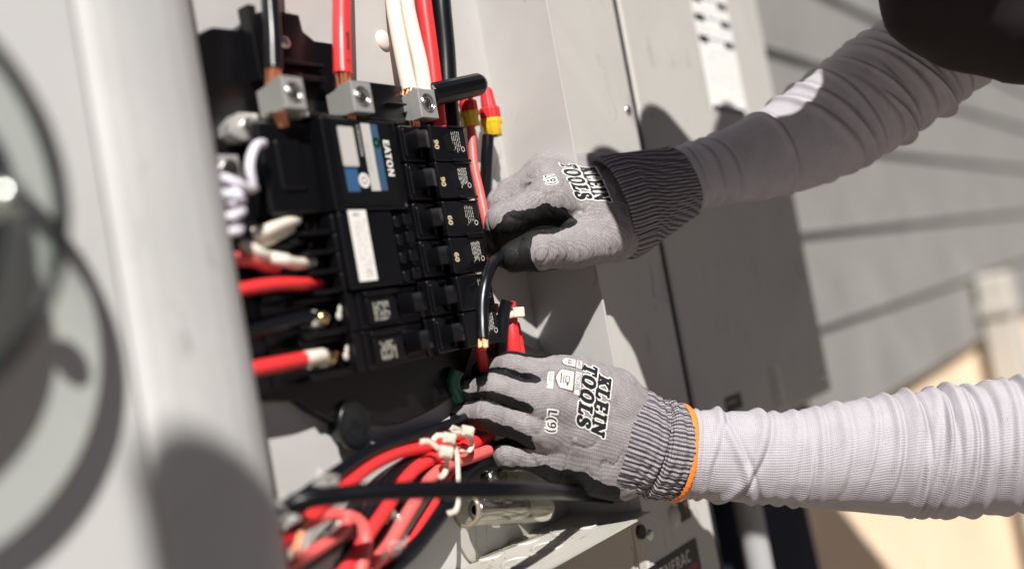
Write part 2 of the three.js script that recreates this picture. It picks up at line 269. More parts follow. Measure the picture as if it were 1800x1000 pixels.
{ // screw heads on the boxes and a post standing behind the viewpoint
  const sg = new THREE.LatheGeometry([[0, 0.002], [0.003, 0.0018], [0.0042, 0.0008], [0.0044, 0]].map((v) => new THREE.Vector2(...v)), 20); sg.rotateX(Math.PI / 2);
  const cab = scene.getObjectByName('equipment_cabinet'), dis = scene.getObjectByName('disconnect_box');
  for (const [x, y] of [[0.366, 0.02], [0.366, -0.185], [0.67, -0.185], [0.67, 0.06]]) part('cover_screw', sg, M.steel, cab, V(x, y, 0.1));
  for (const [x, y] of [[0.232, -0.245], [0.328, 0.1]]) part('cover_screw', sg, M.steel, dis, V(x, y, 0.098));
  const p = thing('post', 'round gray post standing behind the viewpoint, its shadow on the folded lip', 'post', V(-0.145 - 0.9 * 0.85, 0, 1.0));
  part('pipe', (() => { const g = new THREE.CylinderGeometry(0.036, 0.036, 2.03, 28); g.translate(0, 0.015, 0); return g; })(), M.zinc, p);
  part('end_cap', (() => { const g = new THREE.SphereGeometry(0.037, 28, 12, 0, 6.2832, 0, Math.PI / 2); g.scale(1, 0.5, 1); g.translate(0, 1.03, 0); return g; })(), M.blackDull, p);
}

// ---------------------------------------------------------------- load centre base, lugs
const base = thing('load_center_base', 'black plastic bus base with three silver lugs at the top of the panel', 'bus base', V(0, 0, 0));
{
  const out = [[361, 56], [375, 50], [414, 54], [457, 23], [494, 22], [524, 28], [531, 56], [553, 74], [583, 77]].map(([a, b]) => onZ(a, b, 0.05));
  const s = new THREE.Shape(); s.moveTo(-0.093, -0.078);
  s.lineTo(-0.093, out[0].y - 0.02); out.forEach((p) => s.lineTo(Math.max(p.x, -0.1), p.y)); s.lineTo(0.028, out[8].y); s.lineTo(0.028, 0.1105); s.lineTo(0.118, 0.1105); s.lineTo(0.118, -0.074); [[805, 690], [770, 712], [735, 730], [700, 744], [645, 742], [590, 738], [556, 720], [528, 700]].forEach(([a, b]) => { const p = onZ(a, b, 0.05); s.lineTo(p.x, p.y); }); s.closePath();
  const g = new THREE.ExtrudeGeometry(s, { depth: 0.036, bevelEnabled: true, bevelSize: 0.001, bevelThickness: 0.001, bevelSegments: 2 }); g.translate(0, 0, 0.013);
  part('mounting_plate', g, M.black, base);
  part('foot', merge([rbAt(-0.08, -0.05, -0.07, -0.04, 0, 0.014), rbAt(0.08, 0.11, -0.07, -0.04, 0, 0.014), rbAt(-0.08, -0.05, 0.09, 0.12, 0, 0.014), rbAt(0.08, 0.11, 0.06, 0.09, 0, 0.014)]), M.black, base);
  part('rib', merge([rbAt(-0.046, -0.04, 0.104, 0.15, 0.05, 0.060), rbAt(-0.012, 0.01, 0.108, 0.1115, 0.05, 0.058), rbAt(0.029, 0.075, 0.082, 0.1095, 0.05, 0.064), rbAt(-0.02, 0.06, 0.0805, 0.084, 0.05, 0.068), rbAt(0.052, 0.07, 0.094, 0.0955, 0.05, 0.070), rbAt(-0.04, 0.012, 0.118, 0.1205, 0.05, 0.056)]), M.black, base);
  part('mounting_screw', (() => { const h = new THREE.SphereGeometry(0.0042, 20, 12); h.scale(1, 1, 0.5); return h; })(), M.steel, base, onZ(500, 75, 0.052));
  part('steel_clip', merge([rbAt(-0.029, -0.022, 0.0805, 0.0835, 0.06, 0.07, 0.0005), rbAt(-0.05, -0.04, 0.074, 0.0785, 0.05, 0.062, 0.0006)]), M.alu, base);
}
function lug(tl, br, name) {
  const z1 = 0.079, a = onZ(...tl, z1), b = onZ(...br, z1), w = b.x - a.x, h = a.y - b.y, x = (a.x + b.x) / 2, y = (a.y + b.y) / 2;
  const s = new THREE.Shape(); s.moveTo(-w / 2, -h / 2); s.lineTo(w / 2, -h / 2); s.lineTo(w / 2, h / 2); s.lineTo(-w / 2, h / 2); s.closePath();
  const hole = new THREE.Path(); hole.absarc(0, 0, w * 0.385, 0, 6.2832, true); s.holes.push(hole);
  const g1 = new THREE.ExtrudeGeometry(s, { depth: 0.009, bevelEnabled: true, bevelSize: 0.0004, bevelThickness: 0.0004, bevelSegments: 2, curveSegments: 30 }); g1.translate(x, y, z1 - 0.0094);
  const tail = new THREE.Shape(); tail.moveTo(0.0055, -h * 0.49); tail.lineTo(0.0055, h * 0.49); tail.lineTo(0.003, h * 0.45); tail.lineTo(-0.004, h * 0.36); tail.lineTo(-0.0095, h * 0.33); tail.lineTo(-0.0095, -h * 0.50); tail.lineTo(-0.0005, -h * 0.43); tail.lineTo(0.0015, -h * 0.49); tail.closePath();
  const g2 = new THREE.ExtrudeGeometry(tail, { depth: w * 0.98, bevelEnabled: true, bevelSize: 0.0004, bevelThickness: 0.0004, bevelSegments: 1 }); // shape x -> z
  g2.rotateY(-Math.PI / 2); g2.translate(x + w * 0.49, y, z1 - 0.0135);
  const L = part('terminal_lug', uvBox(merge([g1, g2]), 60), M.alu, base);
  const pr = [[w * 0.22, -0.004], [w * 0.22, -0.0005], [w * 0.255, 0.0004], [w * 0.31, 0.0004], [w * 0.345, -0.0004], [w * 0.35, -0.006]].map((v) => new THREE.Vector2(...v));
  const sc = new THREE.LatheGeometry(pr, 40); sc.rotateX(Math.PI / 2);
  const hx = new THREE.LatheGeometry([[0, -0.006], [w * 0.22, -0.0058], [w * 0.225, -0.0005]].map((v) => new THREE.Vector2(...v)), 6); hx.rotateX(Math.PI / 2);
  const ring = new THREE.TorusGeometry(w * 0.395, 0.0005, 8, 36);
  const all = merge([sc, toCreasedNormals(hx, 0.4), ring]); all.translate(x, y, z1 - 0.0002);
  part('set_screw', all, M.steel, L);
  return { x, y, w, h, z: z1 - 0.011 };
}
const lugs = [lug([494, 133], [539, 191]), lug([616, 142], [658, 197]), lug([734, 155], [771, 207])];
// slotted clamps on the left
function clamp2(px, py, s) {
  const p = onZ(px, py, 0.06), g = thing('ground_clamp', s, 'clamp', p, 'slotted aluminium clamps');
  const sh = new THREE.Shape(); [[-0.012, -0.004], [-0.006, -0.0072], [0.0085, -0.0072], [0.0085, 0.0075], [-0.004, 0.0075], [-0.0115, 0.001]].forEach(([a, b], i) => i ? sh.lineTo(a, b) : sh.moveTo(a, b));
  const e = new THREE.ExtrudeGeometry(sh, { depth: 0.010, bevelEnabled: true, bevelSize: 0.0006, bevelThickness: 0.0006, bevelSegments: 2 }); e.translate(0, 0, -0.010);
  part('block', uvBox(e, 60), M.alu, g);
  const sc = new THREE.CylinderGeometry(0.0052, 0.0055, 0.003, 28); sc.rotateX(Math.PI / 2); sc.translate(0.001, 0, 0.0012); const scr = part('slotted_screw', sc, M.steel, g);
  const sl = new THREE.BoxGeometry(0.009, 0.0011, 0.0006); sl.rotateZ(0.7); sl.translate(0.001, 0, 0.0028); part('slot', sl, M.blackDull, scr);
}
clamp2(433, 223, 'slotted aluminium clamp just under the leftmost silver lug');
clamp2(398, 297, 'slotted aluminium clamp beside the curly white wire');

// ---------------------------------------------------------------- breakers
const cream = '#d9c9a2';
function printTex(seed, kind) { return canvasTex(160, 200, (x, W, H) => { x.fillStyle = '#0a0a0c'; x.fillRect(0, 0, W, H); x.fillStyle = '#c9c6c0'; const R = rng(seed); x.strokeStyle = '#c9c6c0'; x.lineWidth = 6;
  for (let c = 0; c < (kind ? 7 : 5); c++) { let y = 8 + R() * 14; const e = H - 20 - R() * 60; while (y < e) { const l = 14 + R() * 30; x.fillRect(10 + c * (kind ? 16 : 22), y, kind ? 7 : 6, l); y += l + 7; } }
  x.fillStyle = '#0a0a0c'; x.beginPath(); x.arc(W - 34, H - 40, 30, 0, 7); x.fill(); x.lineWidth = 7; x.beginPath(); x.arc(W - 34, H - 40, 19, 0, 7); x.stroke(); }); }
function numTex(t) { return canvasTex(64, 128, (x) => { x.fillStyle = '#0a0a0c'; x.fillRect(0, 0, 64, 128); x.translate(32, 64); x.rotate(Math.PI / 2); x.fillStyle = cream; x.font = 'bold 80px sans-serif'; x.textAlign = 'center'; x.textBaseline = 'middle'; x.fillText(t, 0, 2); }); }
const prints = [printTex(1, 0), printTex(2, 1), printTex(3, 0), printTex(4, 1)];
const numT = { 60: numTex('60'), 90: numTex('90') };
function handleGeo() { const s = new THREE.Shape(); s.moveTo(-0.006, -0.004); s.lineTo(-0.0050, 0.0078); s.lineTo(-0.0008, 0.0104); s.lineTo(0.0036, 0.0088); s.lineTo(0.0062, -0.004); s.closePath(); const g = new THREE.ExtrudeGeometry(s, { depth: 0.0105, bevelEnabled: true, bevelSize: 0.0007, bevelThickness: 0.0007, bevelSegments: 2 }); g.rotateX(Math.PI / 2); return toCreasedNormals(g, 0.5); }
// handle profile lies in x-z: extrude runs along -y after the turn, profile y becomes +z
const hGeo = (() => { const g = handleGeo(); g.translate(0, 0.00525, 0); return g; })();
function twoPole(y1, y0, num, label, seed) {
  const t = thing('two_pole_breaker', label, 'circuit breaker', V(0.085, (y0 + y1) / 2, 0.05), 'two pole breakers in the right column'), o = t.position, h = (y1 - y0) / 2;
  const sh = (g) => { g.translate(-o.x, -o.y, -o.z); return g; };
  for (let k = 0; k < 2; k++) {
    const a = y1 - k * h - 0.0003, b = y1 - (k + 1) * h + 0.0003, m = (a + b) / 2;
    part('pole_housing', sh(merge([rbAt(0.0495, 0.0545, b, a, 0.05, 0.068, 0.0018), rbAt(0.0545, 0.0765, b, a, 0.05, 0.0725, 0.0016), rbAt(0.0765, 0.1175, b, a, 0.05, 0.0775, 0.0016), rbAt(0.1175, 0.1215, b + 0.002, a - 0.003, 0.05, 0.064),
      rbAt(0.0550, 0.0575, b + 0.003, a - 0.003, 0.07, 0.0745, 0.001), rbAt(0.0685, 0.0705, b + 0.003, a - 0.003, 0.07, 0.0755, 0.0009), rbAt(0.0765, 0.0787, b + 0.0004, a - 0.0004, 0.07, 0.0797, 0.0013), rbAt(0.098, 0.1175, b, b + 0.0018, 0.07, 0.0792, 0.0004), rbAt(0.099, 0.117, a - 0.001, a, 0.07, 0.0788, 0.0004)])), M.black, t);
    const hd = part('handle', hGeo, M.black, t, V(0.0630 - o.x, m - o.y, 0.076 - o.z));
    const w = new THREE.Shape(); w.moveTo(-0.0035, 0); w.lineTo(0.0035, 0); w.lineTo(0.0022, 0.0022); w.closePath();
    const wg = new THREE.ExtrudeGeometry(w, { depth: 0.011, bevelEnabled: true, bevelSize: 0.0003, bevelThickness: 0.0003, bevelSegments: 1 }); wg.rotateX(Math.PI / 2); wg.rotateZ(0.35); wg.translate(0.0945, m + 0.0055, 0.0772); part('side_tab', sh(wg), M.black, t);
    const pl = (r, tx, n) => { const g = new THREE.PlaneGeometry(r[2], r[3]); g.translate(r[0], r[1], r[4]); part(n, sh(g), std(0xffffff, 0.45, { map: tx }), t); };
    pl([0.1078, m + 0.0016, 0.0145, 0.0165, 0.07765], prints[(seed * 2 + k) % 4], 'printed_rating');
    if (num) pl([0.0838, m - 0.001, 0.005, 0.0098, 0.07765], numT[num], 'amp_number');
  }
  return t;
}
twoPole(0.0795, 0.0275, '90', 'black two pole breaker marked 90 at the top of the right column', 0);
twoPole(0.0265, -0.0245, '60', 'black two pole breaker marked 60 in the middle of the right column', 1);
twoPole(-0.0255, -0.0755, '', 'black two pole breaker without amp marking at the bottom of the right column', 0);
{ // main breaker
  const t = thing('main_breaker', 'large black main breaker with blue and white labels under the lugs', 'circuit breaker', V(0, 0.05, 0.05)), o = t.position, sh = (g) => { g.translate(-o.x, -o.y, -o.z); return g; };
  part('housing', sh(merge([rbAt(-0.060, -0.018, 0.0215, 0.0785, 0.05, 0.0655, 0.003), rbAt(-0.018, 0.047, 0.0215, 0.0795, 0.05, 0.075, 0.0012), rbAt(0.0405, 0.0488, 0.0215, 0.0795, 0.05, 0.0735, 0.001)])), M.black, t);
  part('toggle', sh(rbAt(-0.050, -0.030, 0.036, 0.066, 0.06, 0.0675, 0.002)), M.black, t);
  const z = 0.0753, X0 = -0.0115, X1 = 0.040, Y0 = 0.0245, Y1 = 0.0785, S = 20000, W = Math.round((X1 - X0) * S), H = Math.round((Y1 - Y0) * S);
  const q = (px, py) => { const p = onZ(px, py, z); return [(p.x - X0) * S, (Y1 - p.y) * S]; };
  const r = (x, c, a, b, d, rad) => { const A = q(...a), B = q(...b), D = q(...d), x0 = (A[0] + D[0]) / 2, y0 = (A[1] + B[1]) / 2, w = B[0] - A[0], h = D[1] - A[1]; x.fillStyle = c; x.beginPath(); x.roundRect(x0, y0, w, h, rad); x.fill(); return [x0, y0, w, h]; };
  sticker('printed_label', { x: (X0 + X1) / 2 - o.x, y: (Y0 + Y1) / 2 - o.y, z: z - o.z, w: X1 - X0, h: Y1 - Y0 }, canvasTex(W, H, (x) => {
    x.fillStyle = '#0a0a0c'; x.fillRect(0, 0, W, H);
    const txt = (s, px, py, size, c, f) => { const [a, b] = q(px, py); x.save(); x.translate(a, b); x.rotate(Math.PI / 2); x.fillStyle = c; x.font = `${f || ''} ${size}px sans-serif`; x.textAlign = 'center'; x.textBaseline = 'middle'; x.fillText(s, 0, 0); x.restore(); };
    const A = r(x, '#b9b6b2', [593, 222], [621, 222], [602, 293], 26); x.strokeStyle = '#9a9894'; x.lineWidth = 5; x.strokeRect(A[0] + 20, A[1] + 22, A[2] - 40, A[3] - 44);
    r(x, '#33597f', [605, 296], [627, 296], [612, 337], 6);
    const w = r(x, '#bcb9b5', [634, 217], [650, 217], [652, 336], 10); r(x, '#37556f', [650, 218], [663, 219], [668, 335], 4);
    { const [a, b] = q(661, 251); x.fillStyle = '#062a22'; x.beginPath(); x.arc(a, b, 70, 0, 7); x.fill(); x.fillStyle = '#1f7a5a'; x.beginPath(); x.arc(a, b, 24, 0, 7); x.fill(); }
    { const [a, b] = q(640, 317); x.fillStyle = '#d9d6d2'; x.beginPath(); x.arc(a, b, 95, 0, 7); x.fill(); x.strokeStyle = '#23232a'; x.lineWidth = 14; x.beginPath(); x.arc(a, b, 42, 0, 7); x.stroke(); }
    txt('EATON', 683, 278, 150, '#dedad6', '900'); txt('CSR25K2200', 632, 247, 70, '#a8a6a2', 'bold'); txt('CIRCUIT BREAKER', 648, 275, 48, '#8d8a88'); txt('COMMON TRIP', 664, 300, 44, '#25436a');
  }), t, { rough: 0.4 });
  part('indicator', sh(new THREE.SphereGeometry(0.0022, 16, 10).translate(0.0452, 0.0245, 0.0732)), M.steel, t);
}
{ // quad breaker
  const t = thing('quad_breaker', 'black four wire breaker with a long white sticker under the main breaker', 'circuit breaker', V(0, -0.002, 0.05)), o = t.position, sh = (g) => { g.translate(-o.x, -o.y, -o.z); return g; };
  const y1 = 0.0205, y0 = -0.0268;
  const gs = [rbAt(-0.068, -0.030, y0, y1, 0.04, 0.054), rbAt(-0.0165, 0.030, y0, y1, 0.05, 0.0745, 0.0014), rbAt(0.030, 0.048, y0, y1, 0.05, 0.069)];
  for (let k = 0; k < 4; k++) {
    const b = y0 + k * 0.01185, a = b + 0.0115;
    gs.push(rbAt(-0.040, -0.0165, b, b + 0.0028, 0.05, 0.068, 0.0006), rbAt(-0.0195, -0.0165, b, a, 0.05, 0.071, 0.0013), rbAt(0.0305, 0.036, b + 0.001, a - 0.003, 0.05, 0.0755, 0.0014));
    const f = new THREE.CylinderGeometry(0.0044, 0.003, 0.007, 20, 1, true); f.rotateX(Math.PI / 2); f.translate(-0.028, b + 0.007, 0.0585); gs.push(f);
    const hd = rbAt(0.038, 0.0455, b + 0.0022, a - 0.002, 0.066, 0.077, 0.001); part('handle', sh(hd), M.black, t);
    const s = new THREE.CylinderGeometry(0.0022, 0.0022, 0.002, 18); s.rotateX(Math.PI / 2); s.translate(-0.0275, b + 0.0068, 0.0558); part('terminal_screw', sh(s), M.brass, t);
    const w = new THREE.Shape(); w.moveTo(0, 0); w.lineTo(0.013, 0); w.lineTo(0, 0.008); w.closePath(); const wg = new THREE.ExtrudeGeometry(w, { depth: 0.0016, bevelEnabled: false }); wg.translate(-0.054, b + 0.003, 0.054); gs.push(wg);
  }
  part('housing', sh(merge(gs)), M.black, t);
  sticker('white_sticker', { x: -0.0012 - o.x, y: -0.0003 - o.y, z: 0.07475 - o.z, w: 0.0158, h: 0.0442 }, canvasTex(256, 700, (x) => { x.clearRect(0, 0, 256, 700); x.fillStyle = '#dedbd7'; x.fillRect(0, 0, 256, 700); x.fillStyle = '#4c4a4a'; x.font = 'bold 46px sans-serif'; x.fillText('BQC', 66, 62); const R = rng(9); x.fillStyle = '#b3b0ae'; for (let y = 90; y < 560; y += 16) for (let a = 60; a < 220;) { const l = 10 + R() * 34; if (R() < 0.62) x.fillRect(a, y, l, 7); a += l + 9; } x.fillStyle = '#9f9c9a'; for (let i = 0; i < 12; i++) for (let j = 0; j < 10; j++) if (R() < 0.5) x.fillRect(110 + j * 9, 580 + i * 7, 8, 6); }), t, { rough: 0.5 });
}
function single(y1, y0, label, seed) {
  const t = thing('single_pole_breaker', label, 'circuit breaker', V(0, (y0 + y1) / 2, 0.05), 'single pole breakers in the left column'), o = t.position, sh = (g) => { g.translate(-o.x, -o.y, -o.z); return g; }, m = (y0 + y1) / 2;
  part('housing', sh(merge([rbAt(-0.068, -0.020, y0, y1, 0.035, 0.052), rbAt(-0.052, -0.0155, y0, y0 + 0.004, 0.05, 0.066), rbAt(-0.052, -0.0155, y1 - 0.003, y1, 0.05, 0.062), rbAt(-0.018, -0.011, y0, y1, 0.05, 0.070), rbAt(-0.011, 0.0225, y0, y1, 0.05, 0.0715), rbAt(-0.006, 0.02, y0 + 0.0025, y1 - 0.0055, 0.07, 0.0745), rbAt(-0.008, 0.022, y1 - 0.004, y1 - 0.001, 0.07, 0.076, 0.0008), rbAt(0.0225, 0.048, y0, y1, 0.05, 0.067), rbAt(0.028, 0.042, y0 + 0.004, y1 - 0.004, 0.06, 0.0695)])), M.black, t);
  part('handle', hGeo, M.black, t, V(0.0345 - o.x, m - o.y, 0.0725 - o.z));
  const sc = new THREE.SphereGeometry(0.0045, 26, 16); sc.scale(1, 1, 0.55); sc.translate(-0.0312, m - 0.001, 0.062); const S = part('terminal_screw', sh(sc), M.brass, t);
  const sl = new THREE.BoxGeometry(0.0066, 0.001, 0.0006); sl.rotateZ(0.9); sl.translate(-0.0312, m - 0.001, 0.0643); part('slot', sh(sl), M.blackDull, S);
  part('terminal_plate', sh(merge([rbAt(-0.0415, -0.0365, m - 0.0055, m + 0.0045, 0.05, 0.0635, 0.0012), rbAt(-0.038, -0.0245, m - 0.0062, m + 0.0055, 0.05, 0.0555, 0.0006)])), M.alu, t);
  const d1 = new THREE.SphereGeometry(0.0024, 16, 12); d1.scale(0.9, 1.1, 0.5); d1.translate(-0.0212, m - 0.0012, 0.0645); const d2 = new THREE.SphereGeometry(0.002, 16, 12); d2.scale(0.7, 1.7, 0.5); d2.rotateZ(-0.25); d2.translate(-0.0198, m + 0.0022, 0.0645); part('paint_mark', sh(merge([d1, d2])), std(lin(0.5, 0.46, 0.4), 0.6), t);
  const g = new THREE.PlaneGeometry(0.0155, 0.0118); g.translate(0.0055, m - 0.0018, 0.07475); part('printed_rating', sh(g), std(0xffffff, 0.5, { map: canvasTex(160, 120, (x, W, H) => { x.fillStyle = '#0b0b0d'; x.fillRect(0, 0, W, H); const R = rng(seed); x.fillStyle = '#a49f95'; for (let c = 0; c < 8; c++) for (let y = 4; y < H - 8;) { const l = 8 + R() * 24; if (R() < 0.75) x.fillRect(8 + c * 18, y, 12, l); y += l + 4; } }) }), t);
}
single(-0.0277, -0.0515, 'black single pole breaker wired in black, second lowest on the left', 11);
single(-0.0522, -0.0758, 'black single pole breaker with red and white wire, bottom of the left column', 12);

// ---------------------------------------------------------------- cables
const pz = (a) => a.map(([x, y, z]) => onZ(x, y, z));
function cable(name, label, category, pts, r, mat, group, nV = 18) { return solo(name, label, category, tubeGeo(pts, r, 0, nV), mat, group); }
function strands(name, label, p0, p1, n, r, spread, seed) {
  const R = rng(seed), gs = [], d = p1.clone().sub(p0).normalize(), u = d.clone().cross(V(0, 0, 1)).normalize(), w = d.clone().cross(u);
  for (let i = 0; i < n; i++) { const a = i * 2.399, q = spread * Math.sqrt((i + 0.5) / n), o = u.clone().multiplyScalar(Math.cos(a) * q).addScaledVector(w, Math.sin(a) * q), tw = u.clone().multiplyScalar((R() - 0.5) * 0.0016).addScaledVector(w, (R() - 0.5) * 0.0016); gs.push(tubeGeo([p0.clone().add(o), p0.clone().lerp(p1, 0.5).add(o).addScaledVector(tw, 0.6), p1.clone().add(o).add(tw).addScaledVector(d, (R() - 0.5) * 0.0015)], r, 5, 8)); }
  return [merge(gs), M.copper];
}
function feeder(name, label, pts, r, mat, L, seed, group, dx = 0, text) {
  const t = thing(name, label, 'cable', V(0, 0, 0), group);
  const end = pts[pts.length - 1];
  part('insulation', tubeGeo(pts, r, 0, 24), mat, t);
  const q = V(L.x + dx, L.y + L.h * 0.35, L.z - 0.002), [g, m] = strands('', '', end.clone().lerp(pts[pts.length - 2], 0.02), q, 12, 0.00125, r * 0.86, seed); part('copper_strands', g, m, t);
  const [g2, m2] = strands('', '', V(L.x + dx * 0.6, L.y - L.h * 0.45, L.z - 0.002), V(L.x + dx * 0.6 + 0.001, L.y - L.h * 0.5 - 0.008, L.z - 0.003), 9, 0.0011, r * 0.6, seed + 1); part('strand_ends', g2, m2, t);
  return t;
}
feeder('feeder_cable', 'thick black feeder cable dropping into the leftmost silver lug', pz([[470, -420, 0.05], [470, -120, 0.058], [474, 0, 0.064], [478, 60, 0.067], [480, 122, 0.0685]]), 0.0054, M.wireBlack, lugs[0], 21, 'thick feeder cables', -0.0035);
const rc = feeder('feeder_cable', 'thick red feeder cable dropping into the middle silver lug', pz([[598, -420, 0.05], [599, -120, 0.058], [600, 0, 0.064], [600, 60, 0.067], [602, 131, 0.0685]]), 0.0060, M.wireRed, lugs[1], 22, 'thick feeder cables', -0.003);
{ // printed letters that run down the red cable: laid on its round face
  const a = onZ(600, 60, 0.067), b = onZ(602, 131, 0.0685), d = b.clone().sub(a).normalize(), tex = canvasTex(512, 96, (x) => { x.clearRect(0, 0, 512, 96); x.fillStyle = '#fff'; x.font = 'bold 84px sans-serif'; x.textBaseline = 'middle'; x.fillText('NN899', 10, 50); x.fillText('F', 420, 50); });
  const al = canvasTex(512, 96, (x) => { x.fillStyle = '#000'; x.fillRect(0, 0, 512, 96); x.fillStyle = '#fff'; x.font = 'bold 84px sans-serif'; x.textBaseline = 'middle'; x.fillText('NN899', 10, 50); x.fillText('F', 420, 50); }, false);
  const g = new THREE.CylinderGeometry(0.0064, 0.0064, 0.024, 12, 1, true, 0, 0.72); // arc of the cable
  const uv = g.attributes.uv; for (let i = 0; i < uv.count; i++) { const u = uv.getX(i), v = uv.getY(i); uv.setXY(i, 1 - v, u); }
  const m = part('print', g, std(lin(0.05, 0.005, 0.006), 0.5, { alphaMap: al, transparent: true }), rc, onZ(602, 92, 0.0676)); m.quaternion.setFromUnitVectors(V(0, -1, 0), d); m.rotateY(-0.62);
}
feeder('feeder_cable', 'left one of the two thick white feeder cables', pz([[684, -420, 0.046], [686, -120, 0.050], [691, 0, 0.055], [702, 70, 0.060], [720, 160, 0.067]]), 0.0056, M.wireWhite, lugs[2], 23, 'thick feeder cables', -0.005);
cable('feeder_cable', 'right one of the two thick white feeder cables, beside the red one', 'cable', pz([[700, -420, 0.050], [704, -120, 0.050], [714, 0, 0.052], [726, 60, 0.054], [738, 110, 0.057], [746, 160, 0.060], [748, 185, 0.062]]), 0.0056, M.wireWhite, 'thick feeder cables', 24);
cable('feeder_cable', 'thick red cable running behind the right lug and the black capped cable', 'cable', pz([[726, -420, 0.047], [734, -120, 0.047], [744, 0, 0.048], [752, 60, 0.049], [762, 140, 0.050], [770, 215, 0.050], [778, 300, 0.05]]), 0.0062, M.wireRed, 'thick feeder cables', 24);
cable('feeder_cable', 'thick black cable running straight down in the back corner', 'cable', pz([[764, -420, 0.049], [768, -120, 0.049], [774, 0, 0.049], [782, 90, 0.049], [788, 200, 0.049], [800, 320, 0.049], [812, 420, 0.049]]), 0.0080, M.wireBlack, 'thick feeder cables', 24);
{
  const t = thing('capped_cable', 'stubby black capped cable end pointing right above the wire connectors', 'cable', V(0, 0, 0)), a = onZ(752, 168, 0.060), b = onZ(846, 147, 0.070), d = b.clone().sub(a).normalize();
  const r = 0.0086, pr = [[0, 0], [r * 0.9, 0], [r, 0.002], [r, a.distanceTo(b) - 0.006], [r * 0.96, a.distanceTo(b) - 0.003], [r * 0.78, a.distanceTo(b)], [0, a.distanceTo(b) + 0.0006]].map((v) => new THREE.Vector2(...v));
  const m = part('cap', toCreasedNormals(new THREE.LatheGeometry(pr, 14), 0.35), M.black, t, a); m.quaternion.setFromUnitVectors(V(0, 1, 0), d);
}
function connector(px, py, z, tilt, label, s = 1) {
  const t = thing('wire_connector', label, 'wire connector', onZ(px, py, z), 'red and yellow wire connectors'); t.rotation.z = tilt; t.scale.setScalar(s);
  const flut = (g) => { const p = g.attributes.position; for (let i = 0; i < p.count; i++) { const a = Math.atan2(p.getZ(i), p.getX(i)), k = 1 + 0.025 * Math.cos(a * 10); p.setX(i, p.getX(i) * k); p.setZ(i, p.getZ(i) * k); } g.computeVertexNormals(); return g; };
  part('cap', flut(new THREE.LatheGeometry([[0.0075, -0.0005], [0.0077, 0.0075], [0.0070, 0.009], [0.0056, 0.0095], [0.0047, 0.021], [0.0036, 0.0236], [0, 0.0243]].map((v) => new THREE.Vector2(...v)), 60)), M.nutRed, t);
  part('skirt', flut(new THREE.LatheGeometry([[0.0030, -0.012], [0.0064, -0.012], [0.0066, -0.0045], [0.0078, -0.003], [0.0079, -0.0002], [0.0074, 0.0006], [0.0028, 0.0006]].map((v) => new THREE.Vector2(...v)), 60)), M.yellow, t);
}
connector(825, 197, 0.050, 0.03, 'red and yellow wire connector on the red wire, half under the black capped cable', 0.92);
connector(863, 211, 0.058, -0.02, 'red and yellow wire connector on the black wire, the right one of the pair', 1.06);
cable('branch_wire', 'thin red wire hanging from the left wire connector', 'wire', pz([[826, 214, 0.050], [829, 240, 0.05], [833, 290, 0.052], [844, 340, 0.056], [856, 400, 0.060], [866, 470, 0.05]]), 0.0033, M.wireRedPale, null);
cable('branch_wire', 'thin black wire hanging from the right wire connector', 'wire', pz([[858, 238, 0.058], [856, 270, 0.056], [853, 330, 0.05], [850, 390, 0.045], [860, 470, 0.03]]), 0.0046, M.wireBlack, null);
cable('branch_wire', 'white wire glimpsed beside the right breakers above the raised glove', 'wire', pz([[812, 290, 0.05], [818, 330, 0.05], [826, 352, 0.052], [832, 380, 0.05], [845, 440, 0.04]]), 0.0036, M.wireWhite, null);
// wires on the left side
cable('pigtail_wire', 'curly lilac white pigtail wire at the left of the main breaker', 'wire', (() => {
  const p = pz([[462, 252, 0.074], [452, 254, 0.078], [443, 268, 0.081], [438, 292, 0.082], [441, 315, 0.082], [447, 328, 0.081], [436, 331, 0.083], [412, 320, 0.086], [392, 313, 0.08], [402, 325, 0.072], [424, 349, 0.078], [410, 345, 0.088], [388, 340, 0.08], [398, 356, 0.072], [420, 362, 0.082], [424, 372, 0.084], [404, 380, 0.088], [390, 384, 0.08], [404, 388, 0.073], [420, 398, 0.08], [412, 408, 0.086], [394, 408, 0.082], [380, 420, 0.07]]); return p; })(), 0.0026, M.wireLilac, null, 14);
const stub = (label, pts, r, m) => cable('branch_wire', label, 'wire', pz(pts), r, m, null, 16);
stub('short upper white wire entering the quad breaker', [[444, 412, 0.062], [462, 408, 0.066], [482, 400, 0.066], [494, 396, 0.064], [520, 386, 0.058]], 0.0038, M.wireWhite);
stub('short lower white wire tucked under the upper white one', [[448, 428, 0.058], [470, 422, 0.062], [488, 412, 0.06], [510, 402, 0.056]], 0.0034, M.wireWhite);
stub('short white wire crossing over the pale red one', [[424, 432, 0.064], [438, 435, 0.068], [456, 446, 0.068], [476, 452, 0.062], [500, 452, 0.054]], 0.0036, M.wireWhite);
stub('dull black wire between the white wires', [[430, 442, 0.052], [470, 434, 0.056], [512, 428, 0.058], [545, 420, 0.056]], 0.0030, M.wireBlack);
stub('pale red wire under the crossing white wire', [[380, 452, 0.062], [410, 456, 0.066], [440, 456, 0.066], [466, 466, 0.062], [484, 470, 0.056]], 0.0040, M.wireRedPale);
stub('short pinkish white wire end entering the quad breaker', [[474, 454, 0.064], [490, 457, 0.068], [510, 461, 0.066], [520, 463, 0.064], [548, 462, 0.056]], 0.0036, M.wireWhite);
stub('bright red wire entering the lowest slot of the quad breaker', [[370, 524, 0.062], [412, 511, 0.066], [450, 504, 0.068], [490, 499, 0.068], [526, 499, 0.066], [560, 498, 0.056]], 0.0038, M.wireRed);
stub('dull black wire reaching the upper brass screw', [[360, 606, 0.062], [430, 588, 0.064], [490, 570, 0.064], [548, 556, 0.06], [570, 553, 0.054]], 0.0040, M.wireBlack);
